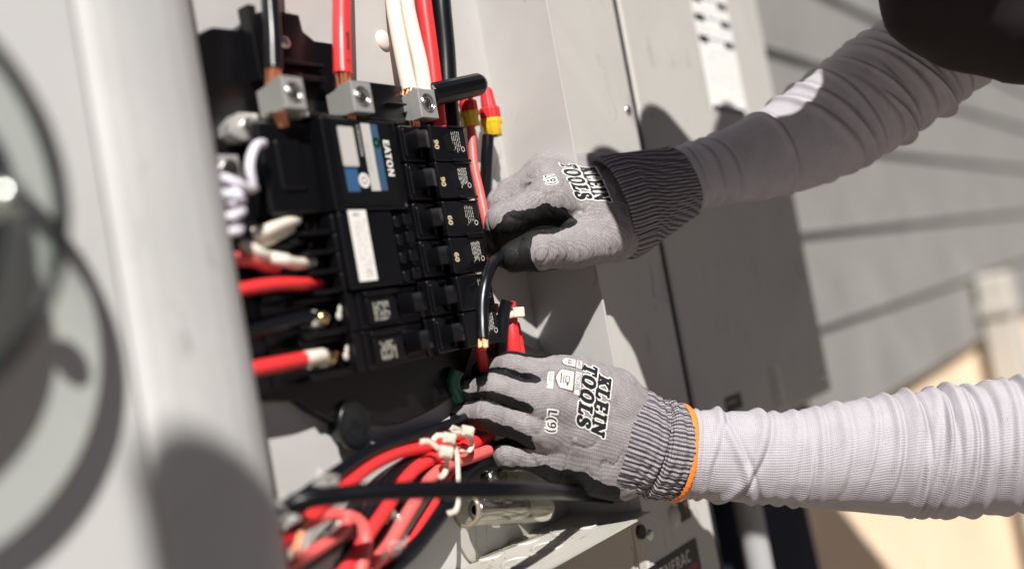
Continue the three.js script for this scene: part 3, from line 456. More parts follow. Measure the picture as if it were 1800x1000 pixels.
{ const t = thing('branch_wire', 'red wire with white marking tape reaching the lower brass screw', 'wire', V(0, 0, 0));
  part('insulation', tubeGeo(pz([[370, 672, 0.062], [440, 650, 0.066], [490, 640, 0.067], [536, 631, 0.066]]), 0.0044, 0, 18), M.wireRed, t);
  part('white_tape', tubeGeo(pz([[534, 631.5, 0.066], [548, 629, 0.066], [566, 626, 0.064]]), 0.0046, 8, 18), M.wireWhite, t);
  part('copper_end', tubeGeo(pz([[564, 626, 0.064], [592, 622, 0.060]]), 0.0017, 6, 10), M.copper, t); }

// ---------------------------------------------------------------- wire bundle at the bottom left, ties, insulator tubes
const zq = (a, z0, z1) => a.map(([x, y], i) => onZ(450 + x / 2.5714, 690 + y / 2.5714, z0 + 0.016 + (z1 - z0) * i / Math.max(1, a.length - 1)));
const bw = (label, a, z0, z1, r, m) => solo('bundle_wire', label, 'wire', tubeGeo(zq(a, z0, z1), r, 0, 20), m, 'wires tied in the bottom bundle');
bw('thick red wire, topmost red one arching through the tied bundle', [[1010, 150], [930, 190], [800, 238], [640, 270], [500, 340], [400, 425], [280, 530], [160, 640], [60, 760]], 0.034, 0.060, 0.0044, M.wireRed);
bw('red wire second from the top in the tied bundle', [[1060, 190], [980, 228], [830, 282], [720, 345], [650, 425], [590, 520], [520, 620], [440, 740], [380, 840]], 0.040, 0.054, 0.0042, M.wireRed);
bw('pale red wire third from the top, broadest under the ties', [[1050, 262], [970, 292], [860, 332], [780, 400], [715, 500], [650, 605], [600, 690], [520, 790], [470, 860]], 0.046, 0.052, 0.0042, M.wireRedPale);
bw('red wire lowest of the four under the white ties, curling left at its foot', [[900, 330], [850, 402], [815, 480], [745, 590], [685, 685], [610, 745], [520, 778], [440, 800], [300, 840]], 0.040, 0.050, 0.0034, M.wireRed);
bw('pale red wire bent in a loop at the lower left of the bundle', [[80, 840], [170, 775], [300, 690], [385, 630], [412, 590], [400, 558], [360, 548], [310, 556], [240, 590], [150, 640]], 0.066, 0.050, 0.0034, M.wireRedPale);
bw('short upright pale red wire at the middle bottom of the bundle', [[400, 560], [450, 575], [482, 610], [494, 680], [480, 760], [462, 850]], 0.048, 0.058, 0.0042, M.wireRedPale);
bw('long black wire along the top edge of the bundle', [[960, 110], [900, 138], [700, 200], [520, 262], [380, 352], [250, 440], [150, 520], [60, 620]], 0.036, 0.062, 0.0040, M.wireBlack);
bw('second long black wire lying just under the topmost black one', [[940, 150], [860, 175], [690, 228], [540, 290], [420, 370], [310, 460], [200, 560]], 0.028, 0.052, 0.0036, M.wireBlack);
bw('black wire between the first and second red bundle wires', [[860, 250], [740, 292], [640, 352], [560, 440], [500, 560], [450, 650], [400, 760], [380, 850]], 0.036, 0.050, 0.0044, M.wireBlack);
bw('black wire between the second and third red bundle wires', [[900, 310], [800, 345], [690, 450], [600, 580], [520, 690], [430, 800], [400, 860]], 0.038, 0.046, 0.0046, M.wireBlack);
bw('thick black wire sweeping down at the right of the bundle', [[1060, 310], [970, 338], [890, 420], [850, 500], [780, 600], [690, 710], [600, 790], [540, 860]], 0.038, 0.046, 0.0074, M.wireBlack);
bw('slim red wire between the broad red wires in the middle of the bundle', [[940, 262], [840, 312], [770, 372], [690, 470], [620, 560], [560, 640], [500, 720], [440, 830]], 0.030, 0.044, 0.0030, M.wireRed);
bw('slim black wire crossing beneath the red wires toward the loop', [[900, 350], [800, 420], [700, 520], [600, 640], [540, 740], [500, 850]], 0.028, 0.040, 0.0032, M.wireBlack);
bw('black wire curving under the red loop at the lower left', [[460, 430], [450, 520], [430, 600], [330, 700], [200, 790], [90, 860]], 0.040, 0.060, 0.0046, M.wireBlack);
bw('black wire at the very bottom between the loop and the upright red wire', [[420, 520], [440, 600], [420, 690], [380, 800], [360, 880]], 0.040, 0.052, 0.0048, M.wireBlack);
{ const [g, m] = strands('', '', zq([[225, 560]], 0.062, 0.062)[0] , zq([[170, 740]], 0.064, 0.064)[0], 7, 0.0007, 0.0020, 31); solo('bare_wire', 'bare stranded copper wire end at the lower left of the bundle', 'wire', g, m); }
{ // crumpled clear film scraps between the wires
  const film = phys(lin(0.92, 0.91, 0.88), 0.12, { transmission: 0.75, thickness: 0, ior: 1.45 });
  const spots = [[320, 400, 0.066, 0.009], [130, 540, 0.07, 0.010], [310, 640, 0.05, 0.020], [560, 590, 0.045, 0.015], [610, 695, 0.06, 0.013]];
  spots.forEach(([x, y, z, s], i) => {
    const g = new THREE.PlaneGeometry(s, s * 1.5, 16, 20), p = g.attributes.position;
    for (let k = 0; k < p.count; k++) { const a = p.getX(k), b = p.getY(k); p.setZ(k, 0.5 * s * (fbm(a / s * 3 + i * 9, b / s * 3, i, 3) - 0.5) + 0.25 * s * Math.abs(Math.sin(a / s * 7 + b / s * 3 + i))); }
    g.computeVertexNormals(); const c = onZ(450 + x / 2.5714, 690 + y / 2.5714, z + 0.014);
    const m = solo('film_scrap', ['crumpled clear film scrap over the upper black bundle wires', 'crumpled clear film scrap at the left tip of the bundle', 'crumpled clear film scrap inside the red wire loop', 'crumpled clear film scrap between middle bundle wires', 'crumpled clear film scrap at the foot of the third red wire'][i], 'plastic film', g, film); m.position.copy(c); m.rotation.set(0.3 * i - 0.5, -0.9 + 0.2 * i, 0.7 - 0.5 * i);
  });
}
function tie(label, pts, z0, z1, head, hs = 1) {
  const t = thing('cable_tie', label, 'cable tie', V(0, 0, 0), 'white nylon cable ties');
  part('strap', tubeGeo(zq(pts, z0, z1), () => [0.0019, 0.0009], 0, 10), M.nylon, t);
  const h = rb(0.0085 * hs, 0.0066 * hs, 0.0062 * hs, 0.0012); const m = part('lock_head', h, M.nylon, t, zq([head], head[2], head[2])[0]); m.rotation.set(0.2, -0.7, -0.25 + (head[3] || 0));
  const b = rb(0.005 * hs, 0.0032 * hs, 0.0008, 0.0002); b.translate(0, 0, 0.0034 * hs); part('pawl_slot', b, M.nylon, m);
}
tie('white cable tie nearest the gloved fingers on the bundle', [[920, 170], [885, 160], [880, 182], [920, 185], [962, 200], [976, 235], [960, 268], [930, 262]], 0.050, 0.056, [955, 174, 0.058]);
tie('white cable tie in the middle of the bundle with a long hanging tail', [[800, 215], [818, 195], [868, 205], [905, 260], [912, 330], [915, 420], [914, 500], [902, 535], [870, 545]], 0.052, 0.066, [872, 206, 0.058]);
tie('white cable tie on the left of the bundle, wrapped round the red wires', [[742, 224], [780, 220], [820, 250], [855, 272], [862, 330], [850, 370], [830, 382]], 0.054, 0.060, [858, 268, 0.064], 1.05);
{ // clear terminal insulators and metal barrel
  const t = thing('terminal_insulator', 'clear plastic tube insulator with a white end disc under the lower glove', 'insulator', V(0, 0, 0));
  const a = onZ(818, 897, 0.060), b = onZ(955, 891, 0.060), L = a.distanceTo(b), q = new THREE.Quaternion().setFromUnitVectors(V(0, 1, 0), b.clone().sub(a).normalize());
  const mk = (n, pr, m, seg = 40) => { const k = part(n, new THREE.LatheGeometry(pr.map((v) => new THREE.Vector2(...v)), seg), m, t, a); k.quaternion.copy(q); return k; };
  const r = 0.0112;
  mk('clear_tube', [[r - 0.0011, 0], [r, 0.0004], [r, L - 0.0006], [r - 0.0011, L], [r - 0.0013, L - 0.001], [r - 0.0013, 0.001], [r - 0.0011, 0]], M.clear);
  mk('end_disc', [[0, L + 0.0004], [r * 0.93, L + 0.0003], [r * 0.93, L - 0.003], [0, L - 0.0032]], std(lin(0.62, 0.6, 0.56), 0.5));
  mk('metal_barrel', [[0.0036, L * 0.12], [0.0075, L * 0.13], [0.0078, L * 0.36], [0.0058, L * 0.40], [0.0055, L * 0.52], [0.0085, L * 0.55], [0.0085, L * 0.70], [0.004, L * 0.72], [0, L * 0.72]], M.steel);
  mk('rim', [[r - 0.0016, 0], [r + 0.0005, -0.0002], [r + 0.0006, 0.0022], [r - 0.0002, 0.0024]], phys(lin(0.55, 0.46, 0.36), 0.15, { transmission: 0.6, thickness: 0 }));
  const t2 = thing('terminal_insulator', 'clear plastic tube insulator half hidden behind the gloved little finger', 'insulator', V(0, 0, 0));
  const c = onZ(846, 842, 0.054), d = onZ(930, 842, 0.054), L2 = c.distanceTo(d), q2 = new THREE.Quaternion().setFromUnitVectors(V(0, 1, 0), d.clone().sub(c).normalize());
  for (const [n, pr, m] of [['clear_tube', [[r - 0.0011, 0], [r, 0.0004], [r, L2], [r - 0.0013, L2], [r - 0.0013, 0.001], [r - 0.0011, 0]], M.clear], ['metal_barrel', [[0.004, 0.003], [0.0078, 0.004], [0.0078, 0.02], [0, 0.02]], M.steel]]) { const k = part(n, new THREE.LatheGeometry(pr.map((v) => new THREE.Vector2(...v)), 36), m, t2, c); k.quaternion.copy(q2); }
}
// wires between the two hands
cable('held_wire', 'black wire pinched by the raised glove, its bare tip hanging down', 'wire', [at(888, 447, 0.722), at(878, 452, 0.708), at(866, 464, 0.694), at(855, 490, 0.680), at(848, 530, 0.672), at(848, 570, 0.664), at(849, 596, 0.660)], 0.0042, M.wireBlack);
{ const [g, m] = strands('', '', at(849, 592, 0.661), at(850, 612, 0.658), 9, 0.0010, 0.003, 44); solo('held_wire_tip', 'short bare copper tip under the pinched black wire', 'wire', g, m); }
const dn = (label, pts, r, m) => cable('branch_wire', label, 'wire', pts.map(([x, y, d]) => at(x, y, d - 0.014)), r, m, null, 18);
dn('red wire right of the black one, under the small white tie between the gloves', [[895, 532, 0.735], [897, 560, 0.732], [902, 600, 0.728], [906, 650, 0.728]], 0.0052, M.wireRed);
dn('pale red wire rightmost of those rising behind the lower glove', [[904, 570, 0.742], [908, 590, 0.738], [914, 625, 0.735], [918, 670, 0.735]], 0.0042, M.wireRed);
dn('red wire leftmost under the small tie between the gloves', [[866, 535, 0.745], [868, 570, 0.742], [872, 610, 0.74], [876, 660, 0.74]], 0.0044, M.wireRed);
dn('glossy black wire rising between the two red ones above the lower glove', [[892, 528, 0.722], [886, 550, 0.722], [882, 590, 0.720], [878, 640, 0.724]], 0.0046, M.wireBlack);
dn('short cut red wire end beside the bottom right breaker', [[842, 598, 0.715], [846, 620, 0.716], [852, 650, 0.72]], 0.0042, M.wireRed);
{ const t = thing('cable_tie', 'small white cable tie round the wires between the two gloves', 'cable tie', V(0, 0, 0), 'white nylon cable ties');
  part('strap', tubeGeo([at(856, 562, 0.728), at(866, 558, 0.719), at(880, 556, 0.714), at(894, 554, 0.707), at(906, 551, 0.711), at(912, 549, 0.719)], () => [0.0026, 0.0009], 0, 10), M.nylon, t);
  const m = part('lock_head', rb(0.0085, 0.0075, 0.006, 0.0012), M.nylon, t, at(911, 549, 0.711)); m.rotation.set(0, -0.7, -0.1); }
{ const t = solo('green_wire', 'dark green wire end beside the fingertips of the lower glove', 'wire', tubeGeo([at(804, 650, 0.690), at(797, 664, 0.690), at(797, 682, 0.692), at(806, 700, 0.70)], 0.0052, 0, 18), M.green); }
cable('loose_wire', 'long out of focus black wire stretched across below the lower glove', 'wire', [at(430, 935, 0.52), at(520, 884, 0.52), at(600, 870, 0.53), at(720, 862, 0.545), at(880, 861, 0.575), at(960, 864, 0.63), at(1010, 868, 0.70), at(1060, 872, 0.76), at(1110, 885, 0.80), at(1140, 930, 0.82)], 0.0052, phys(lin(0.004, 0.004, 0.006), 0.3, { specularIntensity: 0.4 }));

// ---------------------------------------------------------------- the worker: SDF helpers
function surfaceNet(fn, lo, hi, cell) {
  const n = ['x', 'y', 'z'].map((k) => Math.ceil((hi[k] - lo[k]) / cell) + 1), [nx, ny, nz] = n, f = new Float32Array(nx * ny * nz), id = (i, j, k) => i + nx * (j + ny * k), P = V(0, 0, 0);
  const C = 4;                                                      // coarse skip: far cells get a coarse value
  for (let k = 0; k < nz; k += C) for (let j = 0; j < ny; j += C) for (let i = 0; i < nx; i += C) {
    P.set(lo.x + (i + C / 2) * cell, lo.y + (j + C / 2) * cell, lo.z + (k + C / 2) * cell); const d = fn(P), far = Math.abs(d) > cell * C * 1.5 + 0.003;
    for (let c = k; c < Math.min(k + C, nz); c++) for (let b = j; b < Math.min(j + C, ny); b++) for (let a = i; a < Math.min(i + C, nx); a++) f[id(a, b, c)] = far ? d : fn(P.set(lo.x + a * cell, lo.y + b * cell, lo.z + c * cell));
  }
  const vid = new Int32Array(nx * ny * nz).fill(-1), pos = [], tris = [];
  const E8 = [[0, 0, 0], [1, 0, 0], [0, 1, 0], [1, 1, 0], [0, 0, 1], [1, 0, 1], [0, 1, 1], [1, 1, 1]], ED = [[0, 1], [2, 3], [4, 5], [6, 7], [0, 2], [1, 3], [4, 6], [5, 7], [0, 4], [1, 5], [2, 6], [3, 7]];
  for (let k = 0; k < nz - 1; k++) for (let j = 0; j < ny - 1; j++) for (let i = 0; i < nx - 1; i++) {
    const v = E8.map(([a, b, c]) => f[id(i + a, j + b, k + c)]); let s = 0; for (const q of v) if (q < 0) s++; if (s === 0 || s === 8) continue;
    let x = 0, y = 0, z = 0, m = 0; for (const [a, b] of ED) if ((v[a] < 0) !== (v[b] < 0)) { const t = v[a] / (v[a] - v[b]), A = E8[a], B = E8[b]; x += A[0] + (B[0] - A[0]) * t; y += A[1] + (B[1] - A[1]) * t; z += A[2] + (B[2] - A[2]) * t; m++; }
    vid[id(i, j, k)] = pos.length / 3; pos.push(lo.x + (i + x / m) * cell, lo.y + (j + y / m) * cell, lo.z + (k + z / m) * cell);
  }
  const quad = (a, b, c, d, fl) => { if (a < 0 || b < 0 || c < 0 || d < 0) return; fl ? tris.push(a, b, c, a, c, d) : tris.push(a, c, b, a, d, c); };
  for (let k = 1; k < nz - 1; k++) for (let j = 1; j < ny - 1; j++) for (let i = 1; i < nx - 1; i++) {
    const s = f[id(i, j, k)] < 0;
    if (s !== f[id(i + 1, j, k)] < 0) quad(vid[id(i, j - 1, k - 1)], vid[id(i, j, k - 1)], vid[id(i, j, k)], vid[id(i, j - 1, k)], s);
    if (s !== f[id(i, j + 1, k)] < 0) quad(vid[id(i - 1, j, k - 1)], vid[id(i - 1, j, k)], vid[id(i, j, k)], vid[id(i, j, k - 1)], s);
    if (s !== f[id(i, j, k + 1)] < 0) quad(vid[id(i - 1, j - 1, k)], vid[id(i, j - 1, k)], vid[id(i, j, k)], vid[id(i - 1, j, k)], s);
  }
  const nor = new Float32Array(pos.length), e = cell * 0.5, Q = V(0, 0, 0);
  const grad = (p) => V(fn(Q.set(p.x + e, p.y, p.z)) - fn(Q.set(p.x - e, p.y, p.z)), fn(Q.set(p.x, p.y + e, p.z)) - fn(Q.set(p.x, p.y - e, p.z)), fn(Q.set(p.x, p.y, p.z + e)) - fn(Q.set(p.x, p.y, p.z - e)));
  for (let i = 0; i < pos.length; i += 3) { const p = V(pos[i], pos[i + 1], pos[i + 2]), g = grad(p), l = g.length() || 1, st = clamp(fn(Q.copy(p)) / (l / (2 * e)), -cell, cell); g.divideScalar(l); p.addScaledVector(g, -st); pos[i] = p.x; pos[i + 1] = p.y; pos[i + 2] = p.z; nor[i] = g.x; nor[i + 1] = g.y; nor[i + 2] = g.z; }
  return { pos, nor, tris };
}
const smin = (a, b, k) => { const h = Math.max(k - Math.abs(a - b), 0) / k; return Math.min(a, b) - h * h * k * 0.25; };
function bone(a, b, ra, rb2, o = {}) { const ab = b.clone().sub(a); return { a, b, ab, l2: ab.lengthSq(), len: ab.length(), ra, rb: rb2, ...o }; }
function boneD(B, p) { const x = p.x - B.a.x, y = p.y - B.a.y, z = p.z - B.a.z, h = clamp((x * B.ab.x + y * B.ab.y + z * B.ab.z) / B.l2), dx = x - B.ab.x * h, dy = y - B.ab.y * h, dz = z - B.ab.z * h; B.h = h; return Math.sqrt(dx * dx + dy * dy + dz * dz) - (B.ra + (B.rb - B.ra) * h); }
function toGeo(pos, nor, tris, uvf) {
  const g = new THREE.BufferGeometry(); g.setAttribute('position', new THREE.Float32BufferAttribute(pos, 3)); g.setAttribute('normal', new THREE.Float32BufferAttribute(nor, 3));
  const uv = []; for (let i = 0; i < pos.length; i += 3) uv.push(...(uvf ? uvf(pos[i], pos[i + 1], pos[i + 2]) : [0, 0])); g.setAttribute('uv', new THREE.Float32BufferAttribute(uv, 2)); g.setIndex(tris); return g;
}
function splitBy(net, cls, lift) {                                   // cuts the net along cls = 0 into two geometries
  const n = net.pos.length / 3, c = new Float32Array(n), P = V(0, 0, 0); for (let i = 0; i < n; i++) c[i] = cls(P.set(net.pos[i * 3], net.pos[i * 3 + 1], net.pos[i * 3 + 2]));
  const out = [0, 1].map(() => ({ pos: [], nor: [], tris: [] }));
  const vtx = (i, j, t) => { const r = []; for (const A of [net.pos, net.nor]) for (let k = 0; k < 3; k++) r.push(A[i * 3 + k] + (A[j * 3 + k] - A[i * 3 + k]) * t); r.push(c[i] + (c[j] - c[i]) * t); return r; };
  const maps = [new Map(), new Map()];
  const put = (s, i, j, t) => { const key = t === 0 ? i : Math.min(i, j) * 4194304 + Math.max(i, j); let v = maps[s].get(key); if (v !== undefined) return v; const r = vtx(i, j, t), o = out[s], L = s ? lift * sstep(0, 0.22, -r[6]) : 0; v = o.pos.length / 3; o.pos.push(r[0] + r[3] * L, r[1] + r[4] * L, r[2] + r[5] * L); o.nor.push(r[3], r[4], r[5]); maps[s].set(key, v); return v; };
  for (let q = 0; q < net.tris.length; q += 3) {
    const T = [net.tris[q], net.tris[q + 1], net.tris[q + 2]];
    for (let s = 0; s < 2; s++) { const ins = (i) => s ? c[i] < 0 : c[i] >= 0, poly = []; for (let e = 0; e < 3; e++) { const i = T[e], j = T[(e + 1) % 3]; if (ins(i)) poly.push(put(s, i, i, 0)); if (ins(i) !== ins(j)) { const a = Math.min(i, j), b = Math.max(i, j); poly.push(put(s, a, b, c[a] / (c[a] - c[b]))); } } for (let e = 2; e < poly.length; e++) out[s].tris.push(poly[0], poly[e - 1], poly[e]); }
  }
  return out;
}
function decalFrom(net, tl, tr, bl, depth, D, lift) {                // patch of the net that lies under a printed rectangle
  const ex = tr.clone().sub(tl), ey = bl.clone().sub(tl), n = net.pos.length / 3, uv = [], ok = [];
  ex.addScaledVector(D, -ex.dot(D)); ey.addScaledVector(D, -ey.dot(D)); ey.addScaledVector(ex, -ey.dot(ex) / ex.lengthSq());
  for (let i = 0; i < n; i++) { const x = net.pos[i * 3] - tl.x, y = net.pos[i * 3 + 1] - tl.y, z = net.pos[i * 3 + 2] - tl.z, u = (x * ex.x + y * ex.y + z * ex.z) / ex.lengthSq(), v = (x * ey.x + y * ey.y + z * ey.z) / ey.lengthSq(), f = net.nor[i * 3] * D.x + net.nor[i * 3 + 1] * D.y + net.nor[i * 3 + 2] * D.z; uv.push([u, 1 - v]); ok.push(u > 0 && u < 1 && v > 0 && v < 1 && f > 0.05); }
  const pos = [], nor = [], tris = [], us = [], m = new Map();
  const put = (i) => { let v = m.get(i); if (v === undefined) { v = pos.length / 3; m.set(i, v); for (let k = 0; k < 3; k++) { pos.push(net.pos[i * 3 + k] + net.nor[i * 3 + k] * lift); nor.push(net.nor[i * 3 + k]); } us.push(...uv[i]); } return v; };
  for (let q = 0; q < net.tris.length; q += 3) { const T = net.tris.slice(q, q + 3); if (T.every((i) => ok[i])) tris.push(...T.map(put)); }
  const g = new THREE.BufferGeometry(); g.setAttribute('position', new THREE.Float32BufferAttribute(pos, 3)); g.setAttribute('normal', new THREE.Float32BufferAttribute(nor, 3)); g.setAttribute('uv', new THREE.Float32BufferAttribute(us, 2)); g.setIndex(tris); return g;
}
// ---------------------------------------------------------------- glove materials
const knitH = dtex(256, 256, (u, v) => { const cy = v * 12, cx = u * 12, row = cy - Math.floor(cy), c = cx - Math.floor(cx); const vv = Math.abs(c - 0.5) * 2, n = tileNoise(u, v, 30, 8); const h = 0.5 * Math.pow(Math.abs(Math.sin(Math.PI * (row + 0.35 * vv))), 0.7) + 0.26 * Math.abs(Math.sin(Math.PI * cx)) + 0.25 * n; return [h, h, h]; });
const knitC = dtex(512, 512, (u, v) => { const row = v * 24 - Math.floor(v * 24), cx = u * 24 - Math.floor(u * 24), vv = Math.abs(cx - 0.5) * 2; const g = Math.pow(Math.abs(Math.sin(Math.PI * (row + 0.35 * vv))), 0.6), n = tileNoise(u, v, 8, 4), f = tileNoise(u, v, 90, 6); const k = 0.80 + 0.17 * g + 0.16 * (n - 0.5) + 0.34 * (f - 0.5); return [0.585 * k, 0.562 * k, 0.567 * k]; }, true);
for (const t of [knitH, knitC]) t.repeat.set(1, 1);
knitH.repeat.set(1 / 0.020, 1 / 0.020); knitC.repeat.set(1 / 0.040, 1 / 0.040);
const knit = std(0xffffff, 0.95, { map: knitC, bumpMap: knitH, bumpScale: 0.00028 });
const nitrileC = dtex(512, 512, (u, v) => { const n = tileNoise(u, v, 7, 3), f = tileNoise(u, v, 40, 12), g = tileNoise(u, v, 16, 22), s = sstep(0.62, 0.74, g) * sstep(0.5, 0.7, f), k = 0.13 + 0.05 * n; return [k + 0.22 * s, k + 0.20 * s, k + 0.165 * s]; }, true); nitrileC.repeat.set(1 / 0.06, 1 / 0.06);
const nitH = dtex(256, 256, (u, v) => { const n = 0.5 * tileNoise(u, v, 70, 5) + 0.5 * tileNoise(u, v, 18, 15); return [n, n, n]; }); nitH.repeat.set(1 / 0.02, 1 / 0.02);
const nitrile = phys(lin(0.45, 0.45, 0.46), 0.6, { specularIntensity: 0.55, map: nitrileC, bumpMap: nitH, bumpScale: 0.0007 });
const cuffC = (lo, hi) => { const t = dtex(256, 256, (u, v) => { const rib = Math.abs(Math.sin(Math.PI * v * 8)), st = Math.abs(Math.sin(Math.PI * u * 16)), n = tileNoise(u, v, 50, 9), m = clamp(rib * 0.75 + 0.25 * st * rib + 0.5 * (n - 0.5)); return [0, 1, 2].map((k) => lo[k] + (hi[k] - lo[k]) * m); }, true); t.repeat.set(1 / 0.022, 1 / 0.022); return t; };
const cuffH = dtex(256, 256, (u, v) => { const rib = Math.abs(Math.sin(Math.PI * v * 8)), st = Math.abs(Math.sin(Math.PI * (u * 16 + 0.3 * rib))); const h = 0.7 * rib + 0.3 * st; return [h, h, h]; }); cuffH.repeat.set(1 / 0.022, 1 / 0.022);
const cuffMat = std(0xffffff, 0.95, { map: cuffC([0.17, 0.17, 0.21], [0.66, 0.63, 0.64]), bumpMap: cuffH, bumpScale: 0.0009 });
const sleeveC = dtex(512, 512, (u, v) => { const l = Math.abs(Math.sin(Math.PI * u * 40)), n = tileNoise(u, v, 6, 2), f = tileNoise(u, v, 120, 7), pill = f > 0.68 ? -(f - 0.68) * 2.6 : 0, k = 0.93 + 0.05 * l + 0.08 * (n - 0.5) + 0.12 * (f - 0.5) + pill; return [0.69 * k, 0.675 * k, 0.70 * k]; }, true); sleeveC.repeat.set(1 / 0.06, 1 / 0.06);
const sleeveH = dtex(512, 512, (u, v) => { const l = Math.abs(Math.sin(Math.PI * v * 34)), f = tileNoise(u, v, 100, 7), h = 0.5 * l + 0.5 * f; return [h, h, h]; }); sleeveH.repeat.set(1 / 0.06, 1 / 0.06);
const sleeveM = phys(lin(1, 1, 1), 0.95, { map: sleeveC, bumpMap: sleeveH, bumpScale: 0.0004, sheen: 0.1, sheenRoughness: 0.6 });
function printPair(w, h, draw) { return [canvasTex(w, h, (x) => { x.fillStyle = '#eceae8'; x.fillRect(0, 0, w, h); draw(x, false); }), canvasTex(w, h, (x) => { x.fillStyle = '#000'; x.fillRect(0, 0, w, h); draw(x, true); }, false)]; }
const printMat = ([map, alphaMap]) => std(0xffffff, 0.8, { map, alphaMap, transparent: true, bumpMap: knitH, bumpScale: 0.0002 });
const outlined = (x, mask, s, px, py, size, lw, fam = 'serif', w = 'bold') => { x.font = `${w} ${size}px ${fam}`; x.lineJoin = 'round'; x.lineWidth = lw; x.strokeStyle = mask ? '#fff' : '#f1efec'; x.strokeText(s, px, py); x.fillStyle = mask ? '#fff' : '#14141a'; x.fillText(s, px, py); };
const bold = (x, mask, s, px, py, size, lw) => { x.font = `900 ${size}px serif`; x.lineJoin = 'round'; let a = px; for (const ch of s) { x.save(); x.translate(a, py); x.transform(1.0, 0, -0.12, 1, 0, 0); const w = x.measureText(ch).width; x.lineWidth = lw; x.strokeStyle = mask ? '#fff' : '#f1efec'; x.strokeText(ch, 0, 0); x.restore(); a += w + size * 0.07; } a = px; for (const ch of s) { x.save(); x.translate(a, py); x.transform(1.0, 0, -0.12, 1, 0, 0); const w = x.measureText(ch).width; x.lineWidth = size * 0.07; x.strokeStyle = x.fillStyle = mask ? '#fff' : '#14141a'; x.strokeText(ch, 0, 0); x.fillText(ch, 0, 0); x.restore(); a += w + size * 0.07; } };
const logo = printMat(printPair(1024, 400, (x, m) => { bold(x, m, 'KLEIN', 120, 190, 205, 46); bold(x, m, 'TOOLS', 30, 362, 205, 46); x.font = '60px sans-serif'; x.fillStyle = m ? '#fff' : '#e8e6e4'; x.fillText('®', 930, 380); }));
const size9 = printMat(printPair(300, 160, (x, m) => outlined(x, m, 'L(9)', 30, 122, 122, 30, 'sans-serif', 'bold')));
const shield = printMat(printPair(640, 500, (x, m) => {
  const sh = (a, b, w, h) => { x.beginPath(); x.moveTo(a, b); x.lineTo(a + w, b); x.lineTo(a + w, b + h * 0.62); x.quadraticCurveTo(a + w, b + h * 0.85, a + w / 2, b + h); x.quadraticCurveTo(a, b + h * 0.85, a, b + h * 0.62); x.closePath(); };
  const W = m ? '#fff' : '#efedea', K = m ? '#fff' : '#1a1a20';
  x.lineJoin = 'round'; sh(20, 120, 150, 190); x.fillStyle = W; x.fill(); x.strokeStyle = K; x.lineWidth = 8; x.stroke(); x.fillStyle = K; x.font = 'bold 84px sans-serif'; x.fillText('A4', 42, 232);
  x.fillStyle = W; x.fillRect(20, 30, 150, 78); x.fillStyle = K; x.font = 'bold 56px sans-serif'; x.fillText('ANSI', 26, 90);
  x.fillStyle = W; x.fillRect(232, 20, 330, 88); x.fillStyle = m ? '#fff' : '#55545a'; x.font = '84px sans-serif'; x.fillText('EN388', 250, 96);
  sh(240, 124, 290, 250); x.fillStyle = W; x.fill(); x.strokeStyle = K; x.lineWidth = 10; x.stroke(); x.fillStyle = K; x.fillRect(300, 290, 150, 14); x.strokeRect(340, 190, 90, 44); x.beginPath(); x.moveTo(330, 262); x.lineTo(440, 262); x.stroke(); x.fillRect(430, 196, 40, 20);
  x.fillStyle = W; x.fillRect(300, 396, 270, 84); x.fillStyle = m ? '#fff' : '#55545a'; x.font = '74px sans-serif'; x.fillText('4X42D', 318, 464);
}));
